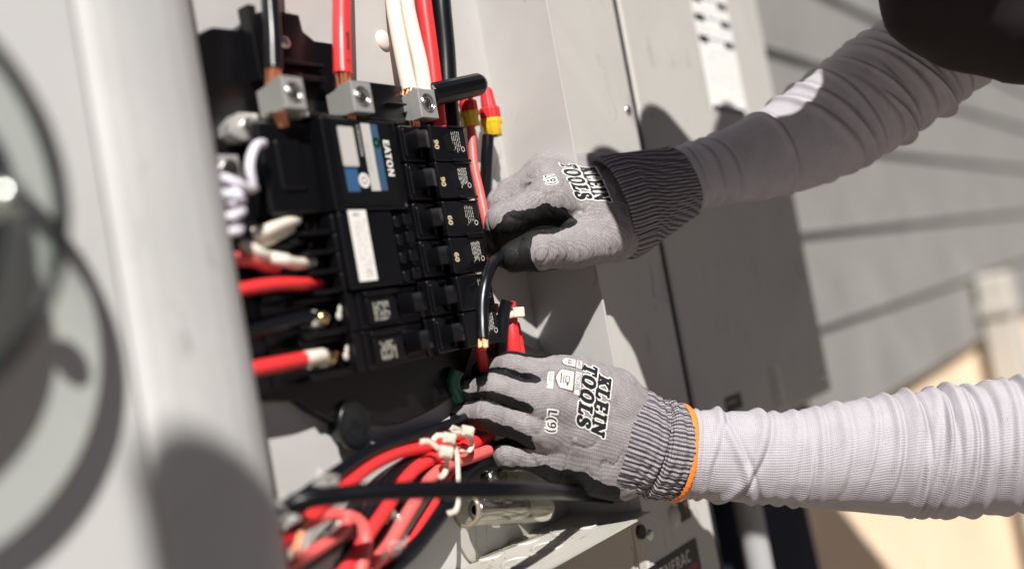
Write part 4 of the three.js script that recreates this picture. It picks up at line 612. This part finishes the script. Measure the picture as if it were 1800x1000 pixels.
// ---------------------------------------------------------------- a glove from bones
function glove(S, parent) {
  const all = [...S.palm, ...S.fingers.flat()];
  S.fingers.forEach((f) => { let t = 0; const tot = f.reduce((a, b) => a + b.len, 0); f.forEach((b) => { b.t0 = t / tot; b.tl = b.len / tot; t += b.len; b.finger = true; }); });
  for (const b of all) { const u = b.ab.clone().normalize(), d = (b.dors || S.D).clone(); b.dn = d.addScaledVector(u, -d.dot(u)).normalize(); }
  const wr = S.wrinkle || 0.0011;
  const fn = (p) => {
    let dp = 1; for (const b of S.palm) dp = smin(dp, boneD(b, p), 0.016);
    let r = dp; for (const f of S.fingers) { let d = 1; for (const b of f) d = smin(d, boneD(b, p), 0.004); r = Math.min(r, smin(dp, d, 0.010)); }
    if (r < 0.012 && r > -0.012) { const q = p; r -= wr * (fbm(q.x * 70 + 3, q.y * 70, q.z * 70, 2) - 0.5) * 1.6; const rid = Math.abs(noise(q.x * 110 + 9, q.y * 60, q.z * 110) - 0.5) * 2; r += wr * 0.55 * (1 - sstep(0, 0.22, rid)); for (const c of S.creases || []) { const dd = boneD(c, q); if (dd < 0.004) r += c.depth * (1 - sstep(-c.ra, 0.0035, dd)); } }
    return r;
  };
  const lo = V(9, 9, 9), hi = V(-9, -9, -9); for (const b of all) for (const [q, r] of [[b.a, b.ra], [b.b, b.rb]]) { lo.min(q.clone().subScalar(r + 0.008)); hi.max(q.clone().addScalar(r + 0.008)); }
  const net = surfaceNet(fn, lo, hi, 0.0017);
  const T = V(0, 0, 0);
  const cls = (p) => {                                                // above zero: knit, below: dipped coating
    let sw = 0, sv = 0;
    for (const b of all) {
      const d = boneD(b, p); if (d > 0.02) continue; const w = Math.exp(-Math.max(d, -0.01) / 0.0028), h = b.h;
      T.copy(p).sub(b.a).addScaledVector(b.ab, -h); const l = T.length() || 1; let s = T.dot(b.dn) / l;
      let thr = b.thr ?? 0; if (b.finger && S.stripe && (b.thr ?? 0) < 1) { const tf = b.t0 + b.tl * h, e = V(0, 0, 0).crossVectors(b.dn, b.ab).normalize(), lat = T.dot(e) / (b.ra + (b.rb - b.ra) * h) - (b.off || 0), q = tf / 0.90, w2 = (0.72 - 0.14 * tf) * Math.sqrt(Math.max(0, 1 - q * q * q * q)) + (q < 0.12 ? (0.12 - q) * 3 : 0) - (q > 1 ? (q - 1) * 8 : 0); const v = Math.min((w2 - Math.abs(lat)) * 1.2, s + 0.35); sv += w * v; sw += w; continue; } if (b.finger) { const tf = b.t0 + b.tl * h; thr = (b.thr ?? 0.40) + (b.grow ?? 0.3) * sstep(0.15, 0.8, tf) + 1.6 * sstep(b.tip ?? 0.84, (b.tip ?? 0.84) + 0.14, tf); } else thr -= 2.2 * sstep(b.free ?? 0.55, (b.free ?? 0.55) - 0.3, h);
      sv += w * (s - thr); sw += w;
    }
    return (sw ? sv / sw : 1) + 0.22 * (fbm(p.x * 180, p.y * 180, p.z * 180, 2) - 0.5) + 0.10 * (noise(p.x * 520, p.y * 520, p.z * 520) - 0.5);
  };
  const [kn, co] = splitBy(net, cls, 0.0007);
  const ex = S.axis.clone().normalize(), ey = S.D.clone().addScaledVector(ex, -S.D.dot(ex)).normalize().cross(ex), ez = ex.clone().cross(ey);
  const uvf = (x, y, z) => [x * ex.x + y * ex.y + z * ex.z, x * ey.x + y * ey.y + z * ey.z + 0.5 * (x * ez.x + y * ez.y + z * ez.z)];
  const G = new THREE.Group(); G.name = 'glove'; parent.add(G);
  part('knit_back', toGeo(kn.pos, kn.nor, kn.tris, uvf), knit, G);
  part('palm_coating', toGeo(co.pos, co.nor, co.tris, uvf), nitrile, G);
  for (const [m, tl, tr, bl] of S.prints) part('print', decalFrom(kn, tl, tr, bl, 0, (S.printD || S.D).clone().normalize(), 0.0004), m, G);
  return G;
}
const person = thing('person', 'worker in gray arm sleeves and gray black gloves reaching into the panel from the right', 'person', V(0, 0, 0));
const nfw = fw.clone().negate();
// lower hand: left, back towards the viewer, holding the bundle
const A = (x, y, z) => at(x, y, z);
const lm = { i: A(985, 662, 0.700), m: A(965, 708, 0.693), r: A(956, 757, 0.697), p: A(968, 803, 0.708) };
const lowD = nfw.clone().multiplyScalar(0.88).addScaledVector(camU, 0.42).normalize();
const lowS = {
  D: lowD, stripe: true, axis: lm.m.clone().sub(A(1165, 785, 0.725)), wrinkle: 0.0010,
  palm: [bone(A(1112, 722, 0.728), lm.i, 0.0165, 0.0128, { thr: -0.5 }), bone(A(1112, 762, 0.722), lm.m, 0.0170, 0.0128, { thr: -0.4 }), bone(A(1110, 800, 0.722), lm.r, 0.0170, 0.0125, { thr: -0.15 }), bone(A(1100, 832, 0.728), lm.p, 0.0155, 0.0115, { thr: 0.85, free: 0.26 }),
    bone(A(1078, 688, 0.722), A(1020, 664, 0.708), 0.017, 0.013, { thr: -0.6 }), bone(A(1085, 838, 0.726), A(990, 824, 0.717), 0.0150, 0.0125, { thr: 1.15, free: 0.10 })],
  fingers: [
    [bone(lm.i, A(902, 645, 0.698), 0.0112, 0.0098), bone(A(902, 645, 0.698), A(862, 648, 0.713), 0.0098, 0.0088), bone(A(862, 648, 0.713), A(846, 655, 0.732), 0.0088, 0.0078)],
    [bone(lm.m, A(874, 681, 0.688), 0.0116, 0.0108), bone(A(874, 681, 0.688), A(832, 688, 0.705), 0.0108, 0.0098), bone(A(832, 688, 0.705), A(815, 693, 0.728), 0.0098, 0.0086)],
    [bone(lm.r, A(862, 728, 0.688), 0.0118, 0.0112), bone(A(862, 728, 0.688), A(816, 729, 0.706), 0.0112, 0.0102), bone(A(816, 729, 0.706), A(799, 734, 0.730), 0.0102, 0.009)],
    [bone(lm.p, A(893, 798, 0.700), 0.0108, 0.0100, { thr: 0.55, off: 0.32 }), bone(A(893, 798, 0.700), A(862, 798, 0.715), 0.0100, 0.0092, { thr: 0.55, off: 0.32 }), bone(A(862, 798, 0.715), A(848, 801, 0.733), 0.0092, 0.008, { thr: 0.55, off: 0.32 })],
    [bone(A(1080, 700, 0.738), A(970, 655, 0.745), 0.0145, 0.0125, { thr: 1.5 }), bone(A(970, 655, 0.745), A(905, 628, 0.738), 0.0120, 0.0105, { thr: 1.5 }), bone(A(905, 628, 0.738), A(858, 628, 0.745), 0.0105, 0.009, { thr: 1.5 })],
  ],
  creases: [[915, 652, 0.69, 925, 668], [890, 690, 0.68, 893, 716]].map(([x, y, z, a, b]) => bone(A(x, y, z), A(a, b, z), 0.001, 0.001, { depth: 0.0006 })),
  prints: [[logo, A(1083, 647, 0.70), A(1063, 800, 0.70), A(1021, 642, 0.70)], [size9, A(984, 734, 0.70), A(980, 786, 0.70), A(956, 733, 0.70)], [shield, A(1027, 637, 0.70), A(1019, 716, 0.70), A(963, 636, 0.70)]],
};
const gl = glove(lowS, person); gl.userData.label = 'lower left glove with fingers on the wire bundle';
function cuff(G, pts, rad, mat, dispFn, len) { return part('cuff', tubeGeo(pts, rad, 110, 180, dispFn, false), mat, G); }
const lerpTab = (tab) => (t) => { const x = t * (tab.length - 1), i = Math.min(tab.length - 2, Math.floor(x)), f = x - i, k = tab[i].map((v, j) => v + (tab[i + 1][j] - v) * f); return k; };
{
  const pts = [A(1088, 770, 0.724), A(1115, 777, 0.726), A(1142, 785, 0.729), A(1168, 791, 0.732), A(1190, 795, 0.735)];
  cuff(gl, pts, lerpTab([[0.0408, 0.0250], [0.0390, 0.0255], [0.0360, 0.0262], [0.0350, 0.0272], [0.0345, 0.0280]]), cuffMat, (s, a, t) => {
    const c = 0.60 + 0.05 * Math.cos(a), k = t - c; return 0.0006 * Math.cos(a * 46) + 0.0005 * Math.sin(s * 900 + 2 * Math.sin(a * 3)) * sstep(0.0, 0.5, t) - 0.0034 * Math.exp(-k * k / 0.0007) + 0.0017 * sstep(0, 0.10, k) * (1 - sstep(0.1, 0.5, k)) + 0.0012 * (noise(a * 4, t * 6) - 0.5);
  });
  const e0 = A(1185, 794.5, 0.7345), e1 = A(1195, 796, 0.736);
  part('cuff_trim', tubeGeo([e0, e0.clone().lerp(e1, 0.5), e1], () => [0.0352, 0.0287], 16, 160, (s, a, t) => 0.0011 * Math.sin(Math.PI * t) + 0.00018 * Math.cos(a * 110) + 0.0006 * Math.sin(a * 3), false), std(lin(0.86, 0.21, 0.02), 0.8), gl);
}
function sleeve(name, pts, rad, folds, seed, nU) {
  const R = rng(seed);
  return tubeGeo(pts, rad, nU, 150, (s, a, t) => {
    let d = 0.0010 * (fbm(s * 22, Math.cos(a) * 1.6 + 5, Math.sin(a) * 1.6 + seed, 3) - 0.5) * 2;
    for (const f of folds) { const x = s - f.s - f.sl * Math.sin(a + f.ph) - f.sl2 * Math.sin(2 * a + f.ph2) - 0.0012 * (noise(a * 2 + f.s * 90, f.s * 300) - 0.5), m = f.full ? 1 : sstep(-0.2, 0.7, Math.cos(a - f.c)); if (Math.abs(x) < f.w * 4) d += m * f.amp * (Math.exp(-(x * x) / (f.w * f.w)) - 0.55 * Math.exp(-((x - f.w * 1.5) ** 2) / (f.w * f.w * 0.35))); }
    return d;
  }, false);
}
const SL = new THREE.Group(); SL.name = 'sleeve'; SL.userData.label = 'lower gray arm sleeve in the sun'; person.add(SL);
{
  const P = [[1178, 796, 0.7345], [1240, 799, 0.735], [1320, 803, 0.735], [1400, 806, 0.733], [1500, 802, 0.730], [1600, 799, 0.726], [1700, 793, 0.721], [1800, 782, 0.714], [1950, 768, 0.702], [2120, 752, 0.690]].map((p) => A(...p));
  const L = new THREE.CatmullRomCurve3(P, false, 'centripetal').getLength(), pxs = (x) => L * clamp((x - 1196) / 960) * 0.985, R = rng(77), folds = [];
  const add = (x, amp, w, sl, o = {}) => folds.push({ s: pxs(x), amp, w, sl, sl2: 0.003 * (R() - 0.5), ph: o.ph ?? 1.4, ph2: R() * 6, full: true, c: 0, ...o });
  add(1222, 0.0014, 0.0026, 0.001); add(1238, 0.0012, 0.0024, 0.002); add(1268, 0.0018, 0.0034, 0.008, { ph: 1.8 }); add(1330, 0.0030, 0.0042, 0.016, { ph: 1.2 }); add(1322, 0.0022, 0.0036, 0.014, { ph: -1.7 }); add(1385, 0.0012, 0.004, 0.004); add(1420, 0.0015, 0.0036, 0.006);
  let x = 1445; while (x < 2100) { add(x, 0.0015 + R() * R() * 0.0036, 0.0022 + R() * 0.0024, 0.003 + R() * 0.012, { ph: 0.8 + R() * 0.8, full: R() < 0.45, c: 1.2 + (R() - 0.5) * 3 }); x += (x > 1600 ? 10 + R() * 14 : 18 + R() * 44); }
  part('fabric', sleeve('a', P, lerpTab([[0.0318, 0.0255], [0.0328, 0.0265], [0.0340, 0.0285], [0.0392, 0.033], [0.0438, 0.037], [0.0458, 0.040], [0.0470, 0.042], [0.0485, 0.044], [0.050, 0.046], [0.052, 0.048]]), folds, 3, 620), sleeveM, SL);
}
const A2 = (x, y, d) => at(x, y, d * 1.06), bone2 = (a, b, ra, rr, o) => bone(a, b, ra * 1.06, rr * 1.06, o);
// upper hand: right, pinching a black wire, thumb towards the viewer
const um = { i: A2(968, 350, 0.697), m: A2(957, 318, 0.716), r: A2(962, 304, 0.738), p: A2(988, 300, 0.756) };
const upD = nfw.clone().multiplyScalar(0.70).addScaledVector(camU, 0.72).normalize(), idxD = camU.clone().addScaledVector(camR, -0.45).addScaledVector(nfw, 0.12).normalize(), thD = nfw.clone().multiplyScalar(0.95).addScaledVector(camU, -0.28).normalize();
const I1 = A2(886, 389, 0.692), I2 = A2(872, 424, 0.703), I3 = A2(889, 447, 0.711);
const upS = {
  D: upD, printD: nfw.clone().multiplyScalar(0.9).addScaledVector(camU, 0.43).normalize(), axis: um.m.clone().sub(A2(1120, 350, 0.735)), wrinkle: 0.0012,
  palm: [bone2(A2(1090, 312, 0.752), um.p, 0.0175, 0.0135, { thr: -0.6 }), bone2(A2(1086, 326, 0.742), um.r, 0.0180, 0.0142, { thr: -0.6 }), bone2(A2(1086, 356, 0.730), um.m, 0.0185, 0.0145, { thr: -0.5 }), bone2(A2(1080, 390, 0.722), um.i, 0.0190, 0.0142, { thr: 0.02, free: 0.66 }), bone2(A2(1084, 402, 0.728), A2(1040, 405, 0.712), 0.0190, 0.0150, { thr: -0.4 })],
  fingers: [
    [bone2(um.i, I1, 0.0138, 0.0126, { dors: idxD, thr: 0.0, grow: 0.1, tip: 0.72 }), bone2(I1, I2, 0.0126, 0.0108, { dors: camR.clone().negate(), thr: 0.3, grow: 0.3, tip: 0.72 }), bone2(I2, I3, 0.0108, 0.0096, { thr: 1.5 })],
    [bone2(um.m, A2(884, 362, 0.720), 0.0138, 0.0128, { dors: idxD, thr: -0.2 }), bone2(A2(884, 362, 0.720), A2(868, 402, 0.733), 0.0128, 0.011, { dors: camR.clone().negate(), thr: -0.1 }), bone2(A2(868, 402, 0.733), A2(886, 432, 0.738), 0.0108, 0.0096, { thr: 1.5 })],
    [bone2(um.r, A2(900, 342, 0.745), 0.0132, 0.0125, { dors: idxD, thr: -0.2 }), bone2(A2(900, 342, 0.745), A2(884, 385, 0.757), 0.012, 0.0105, { dors: camR.clone().negate() }), bone2(A2(884, 385, 0.757), A2(900, 412, 0.757), 0.0105, 0.0095, { thr: 1.5 })],
    [bone2(um.p, A2(930, 332, 0.768), 0.0122, 0.0115, { dors: idxD, thr: -0.2 }), bone2(A2(930, 332, 0.768), A2(915, 362, 0.777), 0.011, 0.0095, { dors: camR.clone().negate() }), bone2(A2(915, 362, 0.777), A2(930, 388, 0.776), 0.0095, 0.0085, { thr: 1.5 })],
    [bone2(A2(1078, 415, 0.716), A2(1012, 434, 0.690), 0.0190, 0.0146, { dors: thD, thr: -0.25, grow: 0.2, tip: 0.80 }), bone2(A2(1012, 434, 0.690), A2(946, 441, 0.674), 0.0146, 0.0126, { dors: thD, thr: -0.05, grow: 0.30, tip: 0.84 }), bone2(A2(946, 441, 0.674), A2(905, 452, 0.674), 0.0126, 0.0106, { dors: thD, thr: 0.1, tip: 0.80 })],
  ],
  creases: [[905, 333, 0.702, 945, 327, 0.0024], [975, 428, 0.662, 985, 465, 0.0022], [1000, 425, 0.668, 1008, 462, 0.0018]].map(([x, y, z, a, b, d]) => bone2(A2(x, y, z), A2(a, b, z), 0.0014, 0.0014, { depth: d })),
  prints: [[logo, A2(1050, 250, 0.705), A2(1086, 378, 0.705), A2(976, 274, 0.705)], [size9, A2(976, 312, 0.70), A2(986, 352, 0.70), A2(948, 320, 0.70)]],
};
const gu = glove(upS, person); gu.userData.label = 'raised right glove pinching a black wire';
{
  const pts = [A2(1074, 369, 0.725), A2(1094, 362, 0.728), A2(1130, 347, 0.735), A2(1165, 333, 0.740), A2(1196, 320, 0.745)];
  cuff(gu, pts, lerpTab([[0.0413, 0.0329], [0.0399, 0.0329], [0.0360, 0.0307], [0.0323, 0.0292], [0.0284, 0.0278]]), cuffMat, (s, a, t) => 0.0007 * Math.cos(a * 44) + 0.0012 * (noise(a * 4, t * 6, 4) - 0.5) - 0.0016 * (1 - sstep(0, 0.07, t)) + 0.0012 * Math.exp(-((t - 0.97) ** 2) / 0.0008));
}
const SU = new THREE.Group(); SU.name = 'sleeve'; SU.userData.label = 'upper gray arm sleeve mostly in shade'; person.add(SU);
{
  const P = [[1176, 322, 0.742], [1230, 308, 0.744], [1304, 287, 0.747], [1394, 254, 0.748], [1480, 204, 0.746], [1560, 150, 0.742], [1640, 92, 0.735], [1730, 20, 0.722], [1820, -70, 0.70]].map((p) => A2(...p));
  const R = rng(31), folds = [], L = new THREE.CatmullRomCurve3(P, false, 'centripetal').getLength();
  const add = (s, amp, w, sl, o = {}) => folds.push({ s, amp, w, sl, sl2: 0.003 * (R() - 0.5), ph: o.ph ?? -1.2, ph2: R() * 6, full: true, c: 0, ...o });
  add(0.018, 0.0012, 0.0022, 0.003); add(0.026, 0.0018, 0.0030, 0.008, { ph: -0.6 }); add(0.036, 0.0016, 0.0030, 0.010, { ph: -0.4 });
  let s = 0.052; while (s < L) { add(s, 0.0013 + R() * R() * 0.0032, 0.0018 + R() * 0.0022, 0.008 + R() * 0.014, { ph: -1.2 + R() * 0.8, full: R() < 0.45, c: R() * 6.28 }); s += 0.005 + R() * R() * 0.022; }
  part('fabric', sleeve('b', P, lerpTab([[0.0240, 0.0238], [0.0278, 0.0260], [0.0345, 0.0307], [0.0408, 0.0360], [0.0440, 0.0392], [0.0437, 0.0403], [0.0437, 0.0413], [0.0445, 0.0424], [0.0466, 0.0445]]), folds, 9, 560), sleeveM, SU);
}
// body, shirt, head
{
  const RE = A(1760, -10, 0.750), RS = V(0.47, 0.38, 0.50), LE = A(2120, 752, 0.69), LS = V(0.52, 0.20, 0.75), NK = V(0.32, 0.42, 0.47), PV = V(0.78, 0.28, 1.15), CH = V(0.50, -0.045, 0.1).addScaledVector(SUNV, 0.3), EW = V(0.77, 0, 0.63);
  const lean = (px, py, z, k, dn) => at(px, py, z).addScaledVector(SUNV, k).add(V(0, -dn, 0)), HD = lean(1216, 350, 0.765, 0.195, 0);
  const P1 = lean(1345, 218, 0.76, 0.22, 0.05), P2 = lean(1455, 205, 0.757, 0.22, 0.05), P3 = lean(1550, 140, 0.757, 0.22, 0.05);
  const bs = [bone(A(1500, 190, 0.791), RE, 0.026, 0.028), bone(RE, RS, 0.028, 0.05), bone(A(1600, 799, 0.726), LE, 0.030, 0.034), bone(LE, LS, 0.034, 0.05), bone(RS, NK, 0.055, 0.06), bone(LS, NK, 0.055, 0.06), bone(P1, HD.clone().add(V(0, -0.05, 0.02)), 0.045, 0.05), bone(V(0.30, 0.42, 0.47), PV, 0.09, 0.13)];
  const face = V(0.53, -0.48, -0.69).normalize(), side = face.clone().cross(V(0, 1, 0)).normalize(), up = side.clone().cross(face).normalize();
  const hd = (f, s, u) => HD.clone().addScaledVector(face, f).addScaledVector(side, s).addScaledVector(up, u);
  const headB = [bone(hd(0.01, 0, 0.02), hd(-0.03, 0, 0.02), 0.064, 0.066), bone(hd(0.045, 0, -0.07), hd(0.02, 0, -0.02), 0.038, 0.055), bone(hd(0.074, 0, 0.0), hd(0.094, 0, -0.025), 0.008, 0.014), bone(hd(0.0, 0.058, -0.02), hd(-0.008, 0.060, 0.012), 0.010, 0.012), bone(hd(0.0, -0.058, -0.02), hd(-0.008, -0.060, 0.012), 0.010, 0.012), bone(hd(0.068, -0.022, -0.062), hd(0.068, 0.022, -0.062), 0.008, 0.008)];
  const eye = [hd(0.076, 0.028, 0.008), hd(0.076, -0.028, 0.008)];
  const fn = (p) => { let d = 1; for (const b of bs) d = smin(d, boneD(b, p), 0.03); for (const b of headB) d = smin(d, boneD(b, p), 0.018); for (const e of eye) d = Math.max(d, 0.012 - p.distanceTo(e)); return d; };
  const n = surfaceNet(fn, V(-0.15, -0.35, 0.2), V(1.05, 0.65, 1.4), 0.010);
  part('body', toGeo(n.pos, n.nor, n.tris), std(lin(0.42, 0.25, 0.18), 0.6), person);
  const cap = new THREE.SphereGeometry(0.073, 32, 20, 0, 6.2832, 0, 1.7); const brim = new THREE.CylinderGeometry(0.068, 0.070, 0.004, 40, 1, false, -1.0, 2.0); brim.scale(1, 1, 1.0); brim.translate(0, -0.012, 0.045); brim.scale(1, 1, 1.35);
  const cm = part('cap', merge([cap, brim]), std(lin(0.02, 0.02, 0.022), 0.8), person, hd(-0.008, 0, 0.03)); cm.quaternion.setFromRotationMatrix(new THREE.Matrix4().makeBasis(side.clone().negate(), up, face)); 
  const ts = [bone(A(1645, -25, 0.665), A(1612, 20, 0.662), 0.028, 0.018), bone(A(1645, -25, 0.665), A(1695, 40, 0.668), 0.034, 0.022), bone(A(1700, 24, 0.668), A(1800, 54, 0.66), 0.030, 0.026), bone(A(1800, 20, 0.66), A(1900, 20, 0.65), 0.04, 0.05), bone(A(1690, -60, 0.66), RS, 0.05, 0.10), bone(P1, P2, 0.040, 0.046), bone(P2, P3, 0.046, 0.052), bone(P3, NK, 0.052, 0.08), bone(RS, NK, 0.085, 0.085), bone(LS, NK, 0.08, 0.085), bone(LS, LS.clone().lerp(LE, 0.45), 0.075, 0.065), bone(CH.clone().addScaledVector(EW, -0.065), CH.clone().addScaledVector(EW, 0.09), 0.058, 0.078), bone(V(0.31, 0.42, 0.47), PV, 0.11, 0.15)];
  const tf = (p) => { let d = 1; for (const b of ts) d = smin(d, boneD(b, p), 0.018); return d + 0.010 * (fbm(p.x * 24, p.y * 16, p.z * 24, 3) - 0.5) - 0.004 * Math.pow(Math.abs(Math.sin(40 * (p.x + 0.7 * p.y - 0.4 * p.z) + 3 * noise(p.x * 12, p.y * 12, p.z * 12))), 3); };
  const tn = surfaceNet(tf, V(-0.15, -0.35, 0.15), V(1.1, 0.75, 1.45), 0.009);
  part('shirt', toGeo(tn.pos, tn.nor, tn.tris), std(lin(0.012, 0.006, 0.007), 0.95), person);
}
{ // dark cloth bag hanging under the cabinet
  const t = thing('tool_bag', 'dark navy cloth tool bag hanging below the cabinet beside the conduit', 'tool bag', V(0, 0, 0));
  const g = rb(0.22, 0.4, 0.1, 0.04, 6), p = g.attributes.position; for (let i = 0; i < p.count; i++) { const y = p.getY(i), k = 1 + 0.25 * (0.2 - y); p.setX(i, p.getX(i) * k + 0.01 * noise(y * 20, p.getZ(i) * 30)); p.setZ(i, p.getZ(i) * k + 0.012 * noise(p.getX(i) * 25, y * 18, 3)); } g.computeVertexNormals();
  part('bag', g, std(lin(0.006, 0.010, 0.026), 0.9), t, V(0.585, -0.46, -0.005));
  part('strap', tubeGeo([V(0.57, -0.27, 0.06), V(0.58, -0.235, 0.05), V(0.60, -0.20, 0.03), V(0.64, -0.235, 0.05), V(0.66, -0.27, 0.06)], 0.006, 20, 10), M.blackDull, t);
}
renderer.render(scene, camera);
